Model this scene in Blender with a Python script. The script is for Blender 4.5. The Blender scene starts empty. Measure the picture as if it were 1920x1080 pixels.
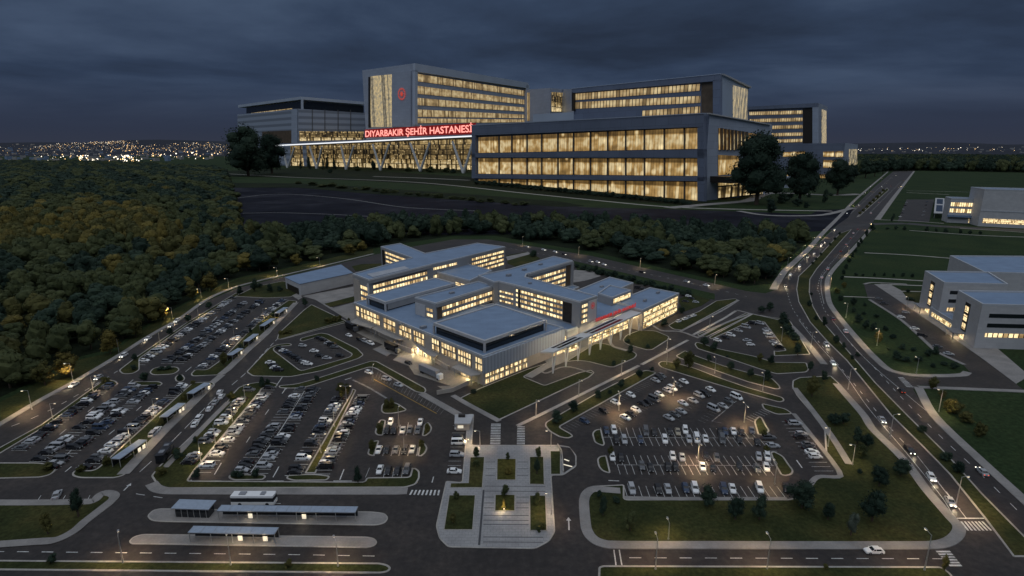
import bpy, math, random
import numpy as np
from mathutils import Vector
from mathutils.geometry import tessellate_polygon
random.seed(7)
S = bpy.context.scene
R = math.radians
# ---------------------------------------------------------------- camera
F = 1050.0; HY = 281.0; CH = 96.0                    # focal length (px of a 1920 wide photo), horizon row, camera height (m)
TH = math.atan((540 - HY) / F); ct, st = math.cos(TH), math.sin(TH)
cam = bpy.data.cameras.new('camera'); camo = bpy.data.objects.new('camera', cam)
S.collection.objects.link(camo); S.camera = camo
cam.sensor_width = 36.0; cam.lens = 36.0 * F / 1920.0
cam.clip_start = 1.0; cam.clip_end = 60000.0
camo.location = (0, 0, CH); camo.rotation_euler = (math.pi / 2 - TH, 0, 0)
# ---------------------------------------------------------------- world, sun, exposure
W = bpy.data.worlds.new("World"); S.world = W; W.use_nodes = True
nt = W.node_tree; nt.nodes.clear()
def N(tree, typ, **kw):
    n = tree.nodes.new(typ)
    for k, v in kw.items():
        if k == 'ins':
            for a, b in v.items(): n.inputs[a].default_value = b
        else: setattr(n, k, v)
    return n
def ramp(tree, stops, interp='LINEAR'):
    n = tree.nodes.new('ShaderNodeValToRGB'); n.color_ramp.interpolation = interp
    e = n.color_ramp.elements
    while len(e) < len(stops): e.new(0.5)
    for i, (p, c) in enumerate(stops):
        e[i].position = p; e[i].color = (c[0], c[1], c[2], 1)
    return n
L = nt.links.new
SUN_EL, SUN_AZ = 38.0, 205.0
sky = N(nt, 'ShaderNodeTexSky', sky_type='NISHITA', sun_disc=False, sun_elevation=R(3.0), sun_rotation=R(SUN_AZ))
tc = N(nt, 'ShaderNodeTexCoord'); sep = N(nt, 'ShaderNodeSeparateXYZ'); L(tc.outputs['Generated'], sep.inputs[0])
# dusk overcast: dark at the horizon, paler overhead
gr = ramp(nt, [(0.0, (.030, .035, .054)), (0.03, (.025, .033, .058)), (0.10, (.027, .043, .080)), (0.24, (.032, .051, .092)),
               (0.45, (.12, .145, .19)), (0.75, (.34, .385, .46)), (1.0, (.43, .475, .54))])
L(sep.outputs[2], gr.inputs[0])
# cloud deck: direction projected to a flat layer
mx = N(nt, 'ShaderNodeMath', operation='MAXIMUM', ins={1: 0.012}); L(sep.outputs[2], mx.inputs[0])
ad = N(nt, 'ShaderNodeMath', operation='ADD', ins={1: 0.10}); L(mx.outputs[0], ad.inputs[0])
dx = N(nt, 'ShaderNodeMath', operation='DIVIDE'); L(sep.outputs[0], dx.inputs[0]); L(ad.outputs[0], dx.inputs[1])
dy = N(nt, 'ShaderNodeMath', operation='DIVIDE'); L(sep.outputs[1], dy.inputs[0]); L(ad.outputs[0], dy.inputs[1])
cb = N(nt, 'ShaderNodeCombineXYZ'); L(dx.outputs[0], cb.inputs[0]); L(dy.outputs[0], cb.inputs[1])
mp = N(nt, 'ShaderNodeMapping', ins={'Scale': (0.60, 0.72, 1), 'Rotation': (0, 0, R(-25))}); L(cb.outputs[0], mp.inputs[0])
no = N(nt, 'ShaderNodeTexNoise', ins={'Scale': .70, 'Detail': 8.0, 'Roughness': .56, 'Distortion': .25}); L(mp.outputs[0], no.inputs[0])
cr = ramp(nt, [(.34, (.60, .58, .58)), (.46, (.95, .95, .96)), (.58, (1.6, 1.52, 1.42)), (.74, (2.4, 2.2, 1.95))]); L(no.outputs[0], cr.inputs[0])
mm = N(nt, 'ShaderNodeMix', data_type='RGBA', blend_type='MULTIPLY'); mm.inputs[0].default_value = 1
fade = ramp(nt, [(.03, (0, 0, 0)), (.12, (1, 1, 1))]); L(sep.outputs[2], fade.inputs[0])
mw = N(nt, 'ShaderNodeMix', data_type='RGBA'); L(fade.outputs[0], mw.inputs[0]); mw.inputs[6].default_value = (1, 1, 1, 1); L(cr.outputs[0], mw.inputs[7])
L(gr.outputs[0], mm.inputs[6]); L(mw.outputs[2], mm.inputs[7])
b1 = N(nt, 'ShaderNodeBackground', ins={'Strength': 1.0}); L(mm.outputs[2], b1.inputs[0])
b2 = N(nt, 'ShaderNodeBackground', ins={'Strength': 0.0004}); L(sky.outputs[0], b2.inputs[0])
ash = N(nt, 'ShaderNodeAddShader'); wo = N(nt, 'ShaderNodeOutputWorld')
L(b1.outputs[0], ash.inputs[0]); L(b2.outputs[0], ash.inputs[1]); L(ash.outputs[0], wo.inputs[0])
sl = bpy.data.lights.new('dusk_glow', 'SUN'); sl.energy = 0.26; sl.angle = R(25); sl.color = (.78, .86, 1.0)
so = bpy.data.objects.new('dusk_glow', sl); S.collection.objects.link(so)
so.rotation_euler = (R(90 - SUN_EL), 0, R(-28))
S.view_settings.view_transform = 'Standard'; S.view_settings.look = 'None'; S.view_settings.gamma = 1
S.view_settings.use_curve_mapping = False; S.view_settings.exposure = 0.12
# ---------------------------------------------------------------- photo pixel -> point on the level z
def P(x, y, z=0.0):
    a = (x - 960) / F; b = (540 - y) / F
    t = (z - CH) / (-st + b * ct)
    return (a * t, (ct + b * st) * t)
def zc(ox, oy, s, pts): return [(ox + x / s, oy + y / s) for x, y in pts]
def PP(pts, z=0.0): return [P(x, y, z) for x, y in pts]
Z1 = lambda p: zc(230, 550, 5.818, p); Z2 = lambda p: zc(70, 700, 5.818, p); Z3 = lambda p: zc(290, 715, 5.4, p)
Z4 = lambda p: zc(480, 715, 5.4, p); Z5 = lambda p: zc(1020, 690, 6.75, p); Z6 = lambda p: zc(1260, 690, 5.142, p)
Z7 = lambda p: zc(1100, 790, 6.967, p); Z8 = lambda p: zc(1320, 790, 6.857, p)
B1z = lambda p: zc(460, 560, 4.5, p); B2z = lambda p: zc(520, 780, 3.6, p); B3z = lambda p: zc(780, 740, 3.483, p)
B4z = lambda p: zc(1040, 560, 3.6, p); B6z = lambda p: zc(1420, 780, 3.6, p); B7z = lambda p: zc(1420, 400, 3.375, p)
A1z = lambda p: zc(400, 100, 3.556, p); A2z = lambda p: zc(860, 100, 3.556, p); A3z = lambda p: zc(1300, 120, 3.556, p)
A4z = lambda p: zc(500, 440, 3.6, p); A5z = lambda p: zc(860, 440, 3.6, p); A7z = lambda p: zc(60, 500, 3.6, p); A8z = lambda p: zc(60, 780, 3.6, p)
# ---------------------------------------------------------------- materials
MATS = {}
def mat_base(name):
    m = bpy.data.materials.new(name); m.use_nodes = True; MATS[name] = m
    t = m.node_tree; b = t.nodes['Principled BSDF']; return m, t, b
def plain(name, col, rough=.7, metal=0., var=.15, scale=.5, spec=.3, bump=0.):
    m, t, b = mat_base(name)
    tcn = N(t, 'ShaderNodeTexCoord'); n1 = N(t, 'ShaderNodeTexNoise', ins={'Scale': scale, 'Detail': 6.0, 'Roughness': .6})
    t.links.new(tcn.outputs['Object'], n1.inputs[0])
    lo = [c * (1 - var) for c in col]; hi = [min(1, c * (1 + var)) for c in col]
    r = ramp(t, [(.3, lo), (.7, hi)]); t.links.new(n1.outputs[0], r.inputs[0]); t.links.new(r.outputs[0], b.inputs['Base Color'])
    b.inputs['Roughness'].default_value = rough; b.inputs['Metallic'].default_value = metal
    b.inputs['Specular IOR Level'].default_value = spec
    if bump:
        bp = N(t, 'ShaderNodeBump', ins={'Strength': bump}); n2 = N(t, 'ShaderNodeTexNoise', ins={'Scale': scale * 8, 'Detail': 4.0})
        t.links.new(tcn.outputs['Object'], n2.inputs[0]); t.links.new(n2.outputs[0], bp.inputs['Height']); t.links.new(bp.outputs[0], b.inputs['Normal'])
    return m
def emit(name, col, s):
    m, t, b = mat_base(name)
    b.inputs['Base Color'].default_value = (*[c * .5 for c in col], 1); b.inputs['Emission Color'].default_value = (*col, 1); b.inputs['Emission Strength'].default_value = s
    return m
def ground_mat(name, cols, s1, s2, rough=.95, spec=.1, amp=1.):
    """world-space two-scale mottling so that nothing repeats"""
    m, t, b = mat_base(name)
    g = N(t, 'ShaderNodeNewGeometry')
    n1 = N(t, 'ShaderNodeTexNoise', ins={'Scale': s1, 'Detail': 5.0, 'Roughness': .62}); n2 = N(t, 'ShaderNodeTexNoise', ins={'Scale': s2, 'Detail': 5.0, 'Roughness': .7})
    for n in (n1, n2): t.links.new(g.outputs['Position'], n.inputs[0])
    r = ramp(t, [(.32, cols[0]), (.5, cols[1]), (.7, cols[2])]); t.links.new(n1.outputs[0], r.inputs[0])
    lo_, hi_ = 1 - .45 * amp, 1 + .5 * amp; r2 = ramp(t, [(.3, (lo_,) * 3), (.5, (.96,) * 3), (.72, (hi_,) * 3)]); t.links.new(n2.outputs[0], r2.inputs[0])
    mx = N(t, 'ShaderNodeMix', data_type='RGBA', blend_type='MULTIPLY'); mx.inputs[0].default_value = 1
    t.links.new(r.outputs[0], mx.inputs[6]); t.links.new(r2.outputs[0], mx.inputs[7]); t.links.new(mx.outputs[2], b.inputs['Base Color'])
    b.inputs['Roughness'].default_value = rough; b.inputs['Specular IOR Level'].default_value = spec
    return m, t, b
ground_mat('grass', [(.024, .032, .012), (.040, .046, .016), (.072, .064, .022)], .045, .9)
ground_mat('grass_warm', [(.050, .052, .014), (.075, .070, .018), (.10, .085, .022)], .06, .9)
ground_mat('grass_cool', [(.018, .034, .014), (.026, .044, .017), (.036, .052, .020)], .02, .6)
ground_mat('grass_dim', [(.008, .014, .007), (.013, .020, .009), (.022, .028, .012)], .012, .1)
ground_mat('forest_floor', [(.008, .013, .007), (.012, .018, .009), (.018, .024, .010)], .05, .5)
m, t, b = ground_mat('asphalt', [(.022, .019, .018), (.036, .030, .027), (.056, .045, .038)], .045, .55, rough=.62, spec=.35)
m, t, b = ground_mat('asphalt_old', [(.045, .043, .043), (.055, .052, .050), (.068, .064, .060)], .05, 2.0, rough=.7, spec=.3)
m, t, b = ground_mat('wet_asphalt', [(.008, .009, .015), (.013, .014, .021), (.036, .037, .046)], .006, .03, rough=.7, spec=.03)
ground_mat('kerb', [(.30, .285, .26), (.40, .375, .34), (.50, .47, .42)], .15, 2.5, rough=.85, amp=.35)
ground_mat('concrete', [(.22, .21, .20), (.28, .265, .25), (.34, .32, .30)], .12, 2.2, rough=.8, amp=.25)
ground_mat('yard', [(.20, .18, .155), (.26, .235, .20), (.33, .30, .25)], .1, 1.5, rough=.8, amp=.5)
ground_mat('paint', [(.45, .45, .43), (.62, .62, .60), (.78, .78, .75)], .4, 4.0, rough=.7)
ground_mat('paint_worn', [(.14, .14, .135), (.25, .25, .24), (.40, .40, .38)], .4, 5.0, rough=.7)
ground_mat('paint_yellow', [(.30, .19, .04), (.38, .25, .06), (.45, .30, .08)], .4, 4.0, rough=.7)
# plaza slabs: light rows with dark joints running left to right
m, t, b = ground_mat('plaza', [(.29, .285, .285), (.35, .345, .34), (.41, .40, .39)], .12, 2.5, rough=.75, amp=.2)
g = N(t, 'ShaderNodeNewGeometry'); br = N(t, 'ShaderNodeTexBrick', ins={'Scale': 1.0, 'Mortar Size': .07, 'Brick Width': 1.6, 'Row Height': 1.1,
    'Color1': (1, 1, 1, 1), 'Color2': (.93, .93, .93, 1), 'Mortar': (.78, .78, .79, 1)})
t.links.new(g.outputs['Position'], br.inputs[0]); mx0 = N(t, 'ShaderNodeMix', data_type='RGBA', blend_type='MULTIPLY'); mx0.inputs[0].default_value = 1
src = b.inputs['Base Color'].links[0].from_socket; t.links.new(src, mx0.inputs[6]); t.links.new(br.outputs[0], mx0.inputs[7]); t.links.new(mx0.outputs[2], b.inputs['Base Color'])
plain('oil_stain', (.012, .011, .011), .5, var=.3)
plain('paving_joint', (.07, .07, .075), .8, var=.2)
# building materials
plain('roof', (.20, .28, .40), .6, var=.10, scale=.12, spec=.35)
plain('roof_pale', (.40, .42, .45), .55, var=.12, scale=.2)
plain('parapet', (.46, .48, .50), .6, var=.08)
plain('wall_grey', (.31, .31, .31), .7, var=.08, scale=.2)
plain('wall_warm', (.46, .41, .35), .75, var=.07, scale=.2)
plain('wall_pale', (.50, .50, .50), .7, var=.06, scale=.1)
plain('wall_white', (.62, .62, .60), .7, var=.05, scale=.2)
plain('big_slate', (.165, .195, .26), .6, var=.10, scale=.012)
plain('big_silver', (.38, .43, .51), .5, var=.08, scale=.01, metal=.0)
plain('big_light', (.42, .48, .56), .6, var=.07, scale=.01)
plain('dark_panel', (.035, .030, .026), .4, var=.3)
plain('brown_panel', (.12, .085, .055), .5, var=.3, scale=.05)
plain('dark_glass', (.012, .016, .02), .12, var=.2, spec=.6)
plain('mullion', (.09, .088, .085), .5, var=.2)
plain('metal_grey', (.30, .31, .33), .45, metal=.3, var=.1)
plain('shelter_roof', (.32, .38, .46), .5, var=.12, scale=1.0)
plain('galvanised', (.42, .42, .41), .4, metal=.4, var=.1)
plain('bark', (.075, .055, .04), .95, var=.3, scale=2)
plain('tyre', (.012, .012, .013), .85, var=.2)
plain('hub', (.35, .35, .36), .35, metal=.6, var=.1)
emit('red_board', (.55, .02, .02), .16)
emit('lamp_glow', (1.0, .82, .54), 2.6); emit('headlamp', (1.0, .93, .78), 7.0); emit('tail_lamp', (1.0, .10, .04), 1.2)
emit('sign_red', (1.0, .36, .30), 1.25); emit('sign_small', (.75, .04, .03), .38); emit('emblem_red', (.70, .08, .05), .55)
emit('canopy_strip', (.95, .97, 1.0), .9); emit('kiosk_light', (1.0, .78, .45), 2.4); emit('sign_panel', (1.0, .90, .70), .6)
emit('city_warm', (1.0, .62, .26), 3.2); emit('city_white', (1.0, .88, .68), 3.6); emit('city_dim', (1.0, .74, .46), .6)
def lit_glass(name, period, mull, c_lo, c_hi, strength, vper=None, streak=0., dark=.0, grad=None, spots=0.):
    """lit window glass in facade metres (UV): every pane its own brightness, mullions dark between, rooms behind"""
    m, t, b = mat_base(name); lk = t.links.new
    def M(op, a, b_=None):
        n = N(t, 'ShaderNodeMath', operation=op)
        for i, v in enumerate((a, b_)):
            if v is None: continue
            if isinstance(v, (int, float)): n.inputs[i].default_value = v
            else: lk(v, n.inputs[i])
        return n.outputs[0]
    uv = N(t, 'ShaderNodeUVMap'); s = N(t, 'ShaderNodeSeparateXYZ'); lk(uv.outputs[0], s.inputs[0])
    d = M('DIVIDE', s.outputs[0], period); fl = M('FLOOR', d); gt = M('GREATER_THAN', M('FRACT', d), mull)
    ks = M('MULTIPLY', s.outputs[1], (1.0 / vper) if vper else .001); fv = M('FLOOR', ks)
    oi = N(t, 'ShaderNodeObjectInfo'); c3 = N(t, 'ShaderNodeCombineXYZ'); lk(fl, c3.inputs[0]); lk(fv, c3.inputs[1]); lk(oi.outputs['Random'], c3.inputs[2])
    wn = N(t, 'ShaderNodeTexWhiteNoise'); lk(c3.outputs[0], wn.inputs[0])
    mpn = N(t, 'ShaderNodeMapping', ins={'Scale': (1.0 / period * .45, 1.0 / period * (.45 if streak else .9), 1)}); lk(uv.outputs[0], mpn.inputs[0])
    nz = N(t, 'ShaderNodeTexNoise', ins={'Scale': 1.0, 'Detail': 1.5, 'Roughness': .5}); lk(mpn.outputs[0], nz.inputs[0])
    mr = N(t, 'ShaderNodeMapRange', ins={1: .3, 2: .72, 3: .62, 4: 1.15}); lk(nz.outputs[0], mr.inputs[0])
    wr = N(t, 'ShaderNodeMapRange', ins={1: 0.06, 2: .55, 3: dark, 4: 1.12}); lk(wn.outputs[0], wr.inputs[0])
    v = M('MULTIPLY', M('MULTIPLY', mr.outputs[0], wr.outputs[0]), gt)
    if vper: v = M('MULTIPLY', v, M('GREATER_THAN', M('FRACT', ks), .12))
    if grad:
        tcn = N(t, 'ShaderNodeTexCoord'); sg = N(t, 'ShaderNodeSeparateXYZ'); lk(tcn.outputs['Generated'], sg.inputs[0])
        gr_ = ramp(t, [(p, (c, c, c)) for p, c in grad]); lk(sg.outputs[2], gr_.inputs[0]); v = M('MULTIPLY', v, gr_.outputs[0])
    if spots:
        vo = N(t, 'ShaderNodeTexVoronoi', ins={'Scale': spots}); lk(uv.outputs[0], vo.inputs[0])
        sp_ = N(t, 'ShaderNodeMapRange', ins={1: .0, 2: .30, 3: 1.1, 4: 0.}); lk(vo.outputs['Distance'], sp_.inputs[0]); v = M('ADD', v, M('MULTIPLY', sp_.outputs[0], gt))
    cr = ramp(t, [(0, c_lo), (.75, c_hi), (1, (1, .78, .42))]); lk(v, cr.inputs[0])
    b.inputs['Base Color'].default_value = (.03, .028, .025, 1); b.inputs['Roughness'].default_value = .15
    lk(cr.outputs[0], b.inputs['Emission Color']); lk(M('MULTIPLY', v, strength), b.inputs['Emission Strength'])
    return m
lit_glass('lit_ward', 2.4, .22, (.50, .28, .09), (1.0, .70, .34), 1.35, dark=.35)
lit_glass('lit_hall', 1.5, .12, (.55, .32, .10), (1.0, .72, .34), 1.5, vper=1.6, dark=.3)
lit_glass('lit_room', 1.1, .14, (.50, .28, .09), (1.0, .70, .35), 1.3, vper=3.0, dark=.35)
lit_glass('lit_big_bay', 8.0, .08, (.34, .18, .04), (.92, .56, .19), .54, streak=1, dark=.72, grad=[(0, .75), (.45, 1.1), (.72, .9), (.8, .35), (1, .42)], spots=.035)
lit_glass('lit_big_ward', 10.0, .20, (.42, .26, .10), (.92, .64, .30), .52, streak=1, dark=.55, grad=[(0, .7), (.5, 1), (1, .8)])
lit_glass('lit_big_hall', 9.0, .07, (.16, .10, .035), (.90, .62, .25), .52, vper=24, dark=.15, grad=[(0, 1.5), (.35, .8), (.6, .35), (.85, .7), (1, .8)], spots=.06)
lit_glass('lit_big_stair', 7.0, .10, (.22, .18, .13), (.85, .74, .52), .45, streak=1, dark=.5)
# clad wall with shallow ribs (small podium side), horizontally louvred wall (big left block)
def ribbed(name, col, axis, freq, depth):
    m, t, b = mat_base(name); uv = N(t, 'ShaderNodeUVMap'); w = N(t, 'ShaderNodeTexWave', wave_type='BANDS', bands_direction=axis, ins={'Scale': freq, 'Distortion': .0})
    t.links.new(uv.outputs[0], w.inputs[0]); r = ramp(t, [(.25, [c * depth for c in col]), (.6, col)]); t.links.new(w.outputs[0], r.inputs[0]); t.links.new(r.outputs[0], b.inputs['Base Color'])
    b.inputs['Roughness'].default_value = .6
ribbed('ribbed_cladding', (.38, .42, .48), 'X', .16, .78)
ribbed('louvre_cladding', (.34, .39, .47), 'Y', .009, .6)
def jointed(name, w, h, mortar, dim, coord='UV'):
    """panel or membrane joints over an existing material"""
    m = MATS[name]; t = m.node_tree; b = t.nodes['Principled BSDF']; br = N(t, 'ShaderNodeTexBrick', ins={'Scale': 1.0, 'Mortar Size': mortar, 'Brick Width': w, 'Row Height': h, 'Color1': (1, 1, 1, 1), 'Color2': (.90, .90, .91, 1), 'Mortar': (dim, dim, dim, 1)})
    if coord == 'UV': t.links.new(N(t, 'ShaderNodeUVMap').outputs[0], br.inputs[0])
    else: t.links.new(N(t, 'ShaderNodeNewGeometry').outputs['Position'], br.inputs[0])
    mx = N(t, 'ShaderNodeMix', data_type='RGBA', blend_type='MULTIPLY'); mx.inputs[0].default_value = 1; t.links.new(b.inputs['Base Color'].links[0].from_socket, mx.inputs[6]); t.links.new(br.outputs[0], mx.inputs[7]); t.links.new(mx.outputs[2], b.inputs['Base Color'])
jointed('big_slate', 34, 16, .45, .72); jointed('big_silver', 30, 14, .4, .78); jointed('roof', 7.5, 2.4, .05, .80, 'P'); jointed('wall_pale', 3.2, 1.6, .03, .8); jointed('wall_warm', 3.0, 1.5, .03, .85)
# ---------------------------------------------------------------- mesh helpers
class MB:
    def __init__(s): s.v = []; s.f = []; s.m = []; s.uv = []; s.slots = []
    def mi(s, mat):
        if mat not in s.slots: s.slots.append(mat)
        return s.slots.index(mat)
    def face(s, pts, mat, uv=None):
        k = len(s.v); s.v += [tuple(p) for p in pts]; s.f.append(tuple(range(k, k + len(pts)))); s.m.append(s.mi(mat))
        s.uv.append(uv or [(p[0], p[1]) for p in pts])
    def prism(s, poly, z0, z1, top, side=None, cap_bottom=False):
        if sum(poly[i - 1][0] * poly[i][1] - poly[i][0] * poly[i - 1][1] for i in range(len(poly))) < 0: poly = poly[::-1]
        side = side or top
        for tri in tessellate_polygon([[Vector((x, y, 0)) for x, y in poly]]):
            q = [poly[i] for i in tri]
            if (q[1][0]-q[0][0])*(q[2][1]-q[0][1])-(q[1][1]-q[0][1])*(q[2][0]-q[0][0]) < 0: q = q[::-1]
            s.face([(x, y, z1) for x, y in q], top)
            if cap_bottom: s.face([(x, y, z0) for x, y in q[::-1]], side)
        d = 0
        if abs(z1 - z0) > 1e-6:
            for i in range(len(poly)):
                a, b = poly[i - 1], poly[i]; l = math.dist(a, b)
                s.face([(*a, z0), (*b, z0), (*b, z1), (*a, z1)], side, [(d, z0), (d + l, z0), (d + l, z1), (d, z1)]); d += l
    def ring(s, outer, inner, z0, z1, mat):
        n = len(outer)
        for i in range(n):
            a, b, c, d = outer[i - 1], outer[i], inner[i], inner[i - 1]
            s.face([(*a, z1), (*b, z1), (*c, z1), (*d, z1)], mat); s.face([(*a, z0), (*b, z0), (*b, z1), (*a, z1)], mat); s.face([(*c, z0), (*d, z0), (*d, z1), (*c, z1)], mat)
    def box(s, c, size, mat, rz=0., top=None):
        hx, hy = size[0] / 2, size[1] / 2; co, si = math.cos(rz), math.sin(rz)
        poly = [(c[0] + x * co - y * si, c[1] + x * si + y * co) for x, y in ((-hx, -hy), (hx, -hy), (hx, hy), (-hx, hy))]
        s.prism(poly, c[2], c[2] + size[2], top or mat, mat, True)
    def tube(s, a, b, r0, r1, mat, n=6):
        a, b = Vector(a), Vector(b); d = (b - a).normalized(); u = d.orthogonal().normalized(); w = d.cross(u)
        ra = [a + (u * math.cos(2*math.pi*i/n) + w * math.sin(2*math.pi*i/n)) * r0 for i in range(n)]
        rb = [b + (u * math.cos(2*math.pi*i/n) + w * math.sin(2*math.pi*i/n)) * r1 for i in range(n)]
        for i in range(n): s.face([ra[i - 1], ra[i], rb[i], rb[i - 1]], mat)
        s.face(rb, mat); s.face(ra[::-1], mat)
    def slab(s, p, q, a, b, z0, z1, mat, d0=0., d1=.15, side=None):
        """board on the wall line p->q (outside on the right), a..b metres along, z0..z1, from d0 to d1 proud"""
        l = math.dist(p, q); ex, ey = (q[0]-p[0])/l, (q[1]-p[1])/l; nx, ny = ey, -ex; side = side or mat
        c = lambda t, d, z: (p[0]+ex*t+nx*d, p[1]+ey*t+ny*d, z)
        s.face([c(a,d1,z0), c(b,d1,z0), c(b,d1,z1), c(a,d1,z1)], mat, [(a,z0),(b,z0),(b,z1),(a,z1)])
        s.face([c(a,d0,z1), c(a,d1,z1), c(b,d1,z1), c(b,d0,z1)], side); s.face([c(a,d0,z0), c(b,d0,z0), c(b,d1,z0), c(a,d1,z0)], side)
        s.face([c(a,d0,z0), c(a,d1,z0), c(a,d1,z1), c(a,d0,z1)], side); s.face([c(b,d1,z0), c(b,d0,z0), c(b,d0,z1), c(b,d1,z1)], side)
        s.face([c(b,d0,z0), c(a,d0,z0), c(a,d0,z1), c(b,d0,z1)], side)
    def mesh(s, name, o=(0, 0, 0)):
        me = bpy.data.meshes.new(name); me.from_pydata([(x-o[0], y-o[1], z-o[2]) for x, y, z in s.v], [], s.f)
        for k in s.slots: me.materials.append(MATS[k])
        me.polygons.foreach_set('material_index', s.m)
        u = me.uv_layers.new(name='UVMap'); flat = [c for f in s.uv for p in f for c in (p[0], p[1])]; u.data.foreach_set('uv', flat)
        me.update(); return me
    def build(s, name, parent=None, o=None):
        if o is None: o = parent.location if parent is not None else (0, 0, 0)
        ob = bpy.data.objects.new(name, s.mesh(name, o)); S.collection.objects.link(ob)
        if parent is not None: ob.parent = parent
        return ob
def link(o, parent=None):
    S.collection.objects.link(o)
    if parent is not None: o.parent = parent
    return o
def tag(o, label=None, cat=None, group=None, kind=None):
    if label: o['label'] = label
    if cat: o['category'] = cat
    if group: o['group'] = group
    if kind: o['kind'] = kind
    return o
def thing(name, label, cat, loc=(0, 0, 0), group=None, rz=0.):
    o = link(bpy.data.objects.new(name, None)); o.location = loc; o.rotation_euler = (0, 0, rz); o.empty_display_size = 1
    return tag(o, label, cat, group)
def struct(name, mb): return tag(mb.build(name), kind='structure')
def copy_thing(r, loc, rz=0., sc=None):
    c = r.copy(); S.collection.objects.link(c); c.location = loc; c.rotation_euler = (0, 0, rz)
    if sc: c.scale = sc
    for ch in list(r.children):
        d = ch.copy(); S.collection.objects.link(d); d.parent = c
        for g in list(ch.children):
            e = g.copy(); S.collection.objects.link(e); e.parent = d
    return c
ORD = ['first', 'second', 'third', 'fourth', 'fifth', 'sixth', 'seventh', 'eighth', 'ninth', 'tenth', 'eleventh', 'twelfth', 'thirteenth', 'fourteenth', 'fifteenth', 'sixteenth',
       'seventeenth', 'eighteenth', 'nineteenth', 'twentieth'] + ['%d%s' % (i, {1: 'st', 2: 'nd', 3: 'rd'}.get(i % 10, 'th')) for i in range(21, 80)]
def roundp(poly, r, n=4):
    out = []
    for i in range(len(poly)):
        p = Vector(poly[i]); a = Vector(poly[i - 1]); b = Vector(poly[(i + 1) % len(poly)])
        da, db = (a - p), (b - p); la, lb = da.length, db.length; k = min(r, .45 * la, .45 * lb)
        s0, s1 = p + da.normalized() * k, p + db.normalized() * k
        for j in range(n + 1):
            t = j / n; out.append(tuple(s0 * (1-t)**2 + p * 2*t*(1-t) + s1 * t*t))
    return out
def inset(poly, k):
    ar = sum(poly[i - 1][0] * poly[i][1] - poly[i][0] * poly[i - 1][1] for i in range(len(poly))); sg = 1 if ar > 0 else -1
    out = []; n = len(poly)
    for i in range(n):
        p = Vector(poly[i]); a = Vector(poly[i - 1]); b = Vector(poly[(i + 1) % n])
        e1 = (p - a); e2 = (b - p)
        if e1.length < 1e-4: e1 = e2
        if e2.length < 1e-4: e2 = e1
        e1.normalize(); e2.normalize(); n1 = Vector((-e1.y, e1.x)) * sg; n2 = Vector((-e2.y, e2.x)) * sg
        m = (n1 + n2); m = m.normalized() if m.length > 1e-3 else n1; q = max(.5, m.dot(n1)); out.append(tuple(p + m * (k / q)))
    return out
def catmull(pts, n=5):
    """smooth curve through the points; tangents kept no longer than the shorter neighbour so it never loops"""
    p = [Vector(q) for q in pts]; m = len(p); T = []
    for i in range(m):
        if i in (0, m - 1): T.append((p[min(1, m - 1)] - p[0]) if i == 0 else (p[-1] - p[-2])); continue
        a, b = p[i] - p[i - 1], p[i + 1] - p[i]; la, lb = max(a.length, 1e-6), max(b.length, 1e-6); d = a / la + b / lb
        T.append(d.normalized() * min(la, lb) if d.length > 1e-6 else d)
    out = []
    for i in range(m - 1):
        l = (p[i + 1] - p[i]).length; t0, t1 = T[i], T[i + 1]
        if t0.length > l: t0 = t0.normalized() * l
        if t1.length > l: t1 = t1.normalized() * l
        for k in range(n):
            t = k / n; out.append(tuple(p[i] * (2*t**3 - 3*t*t + 1) + t0 * (t**3 - 2*t*t + t) + p[i + 1] * (-2*t**3 + 3*t*t) + t1 * (t**3 - t*t)))
    out.append(tuple(p[-1])); return out
def ribbon_poly(pts, w, smooth=True):
    if smooth and len(pts) > 2: pts = catmull(pts)
    l, r = [], []
    for i in range(len(pts)):
        a = Vector(pts[max(0, i - 1)]); b = Vector(pts[min(len(pts) - 1, i + 1)]); d = (b - a).normalized(); n = Vector((-d.y, d.x)) * w / 2; p = Vector(pts[i])
        l.append(tuple(p + n)); r.append(tuple(p - n))
    return l, r
def ribbon(mb, px, w, z0, z1, mat, world=False, smooth=True):
    l, r = ribbon_poly(px if world else PP(px), w, smooth); zt = z1
    for i in range(len(l) - 1):
        a, b, c, d = r[i], r[i + 1], l[i + 1], l[i]; z1 = zt + .004 * (i % 4)
        mb.face([(*a, z1), (*b, z1), (*c, z1), (*d, z1)], mat)
        if z1 - z0 > .05:
            mb.face([(*a, z0), (*b, z0), (*b, z1), (*a, z1)], mat); mb.face([(*c, z0), (*d, z0), (*d, z1), (*c, z1)], mat)
    if z1 - z0 > .05:
        mb.face([(*l[0], z0), (*r[0], z0), (*r[0], z1), (*l[0], z1)], mat); mb.face([(*r[-1], z0), (*l[-1], z0), (*l[-1], z1), (*r[-1], z1)], mat)
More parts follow.
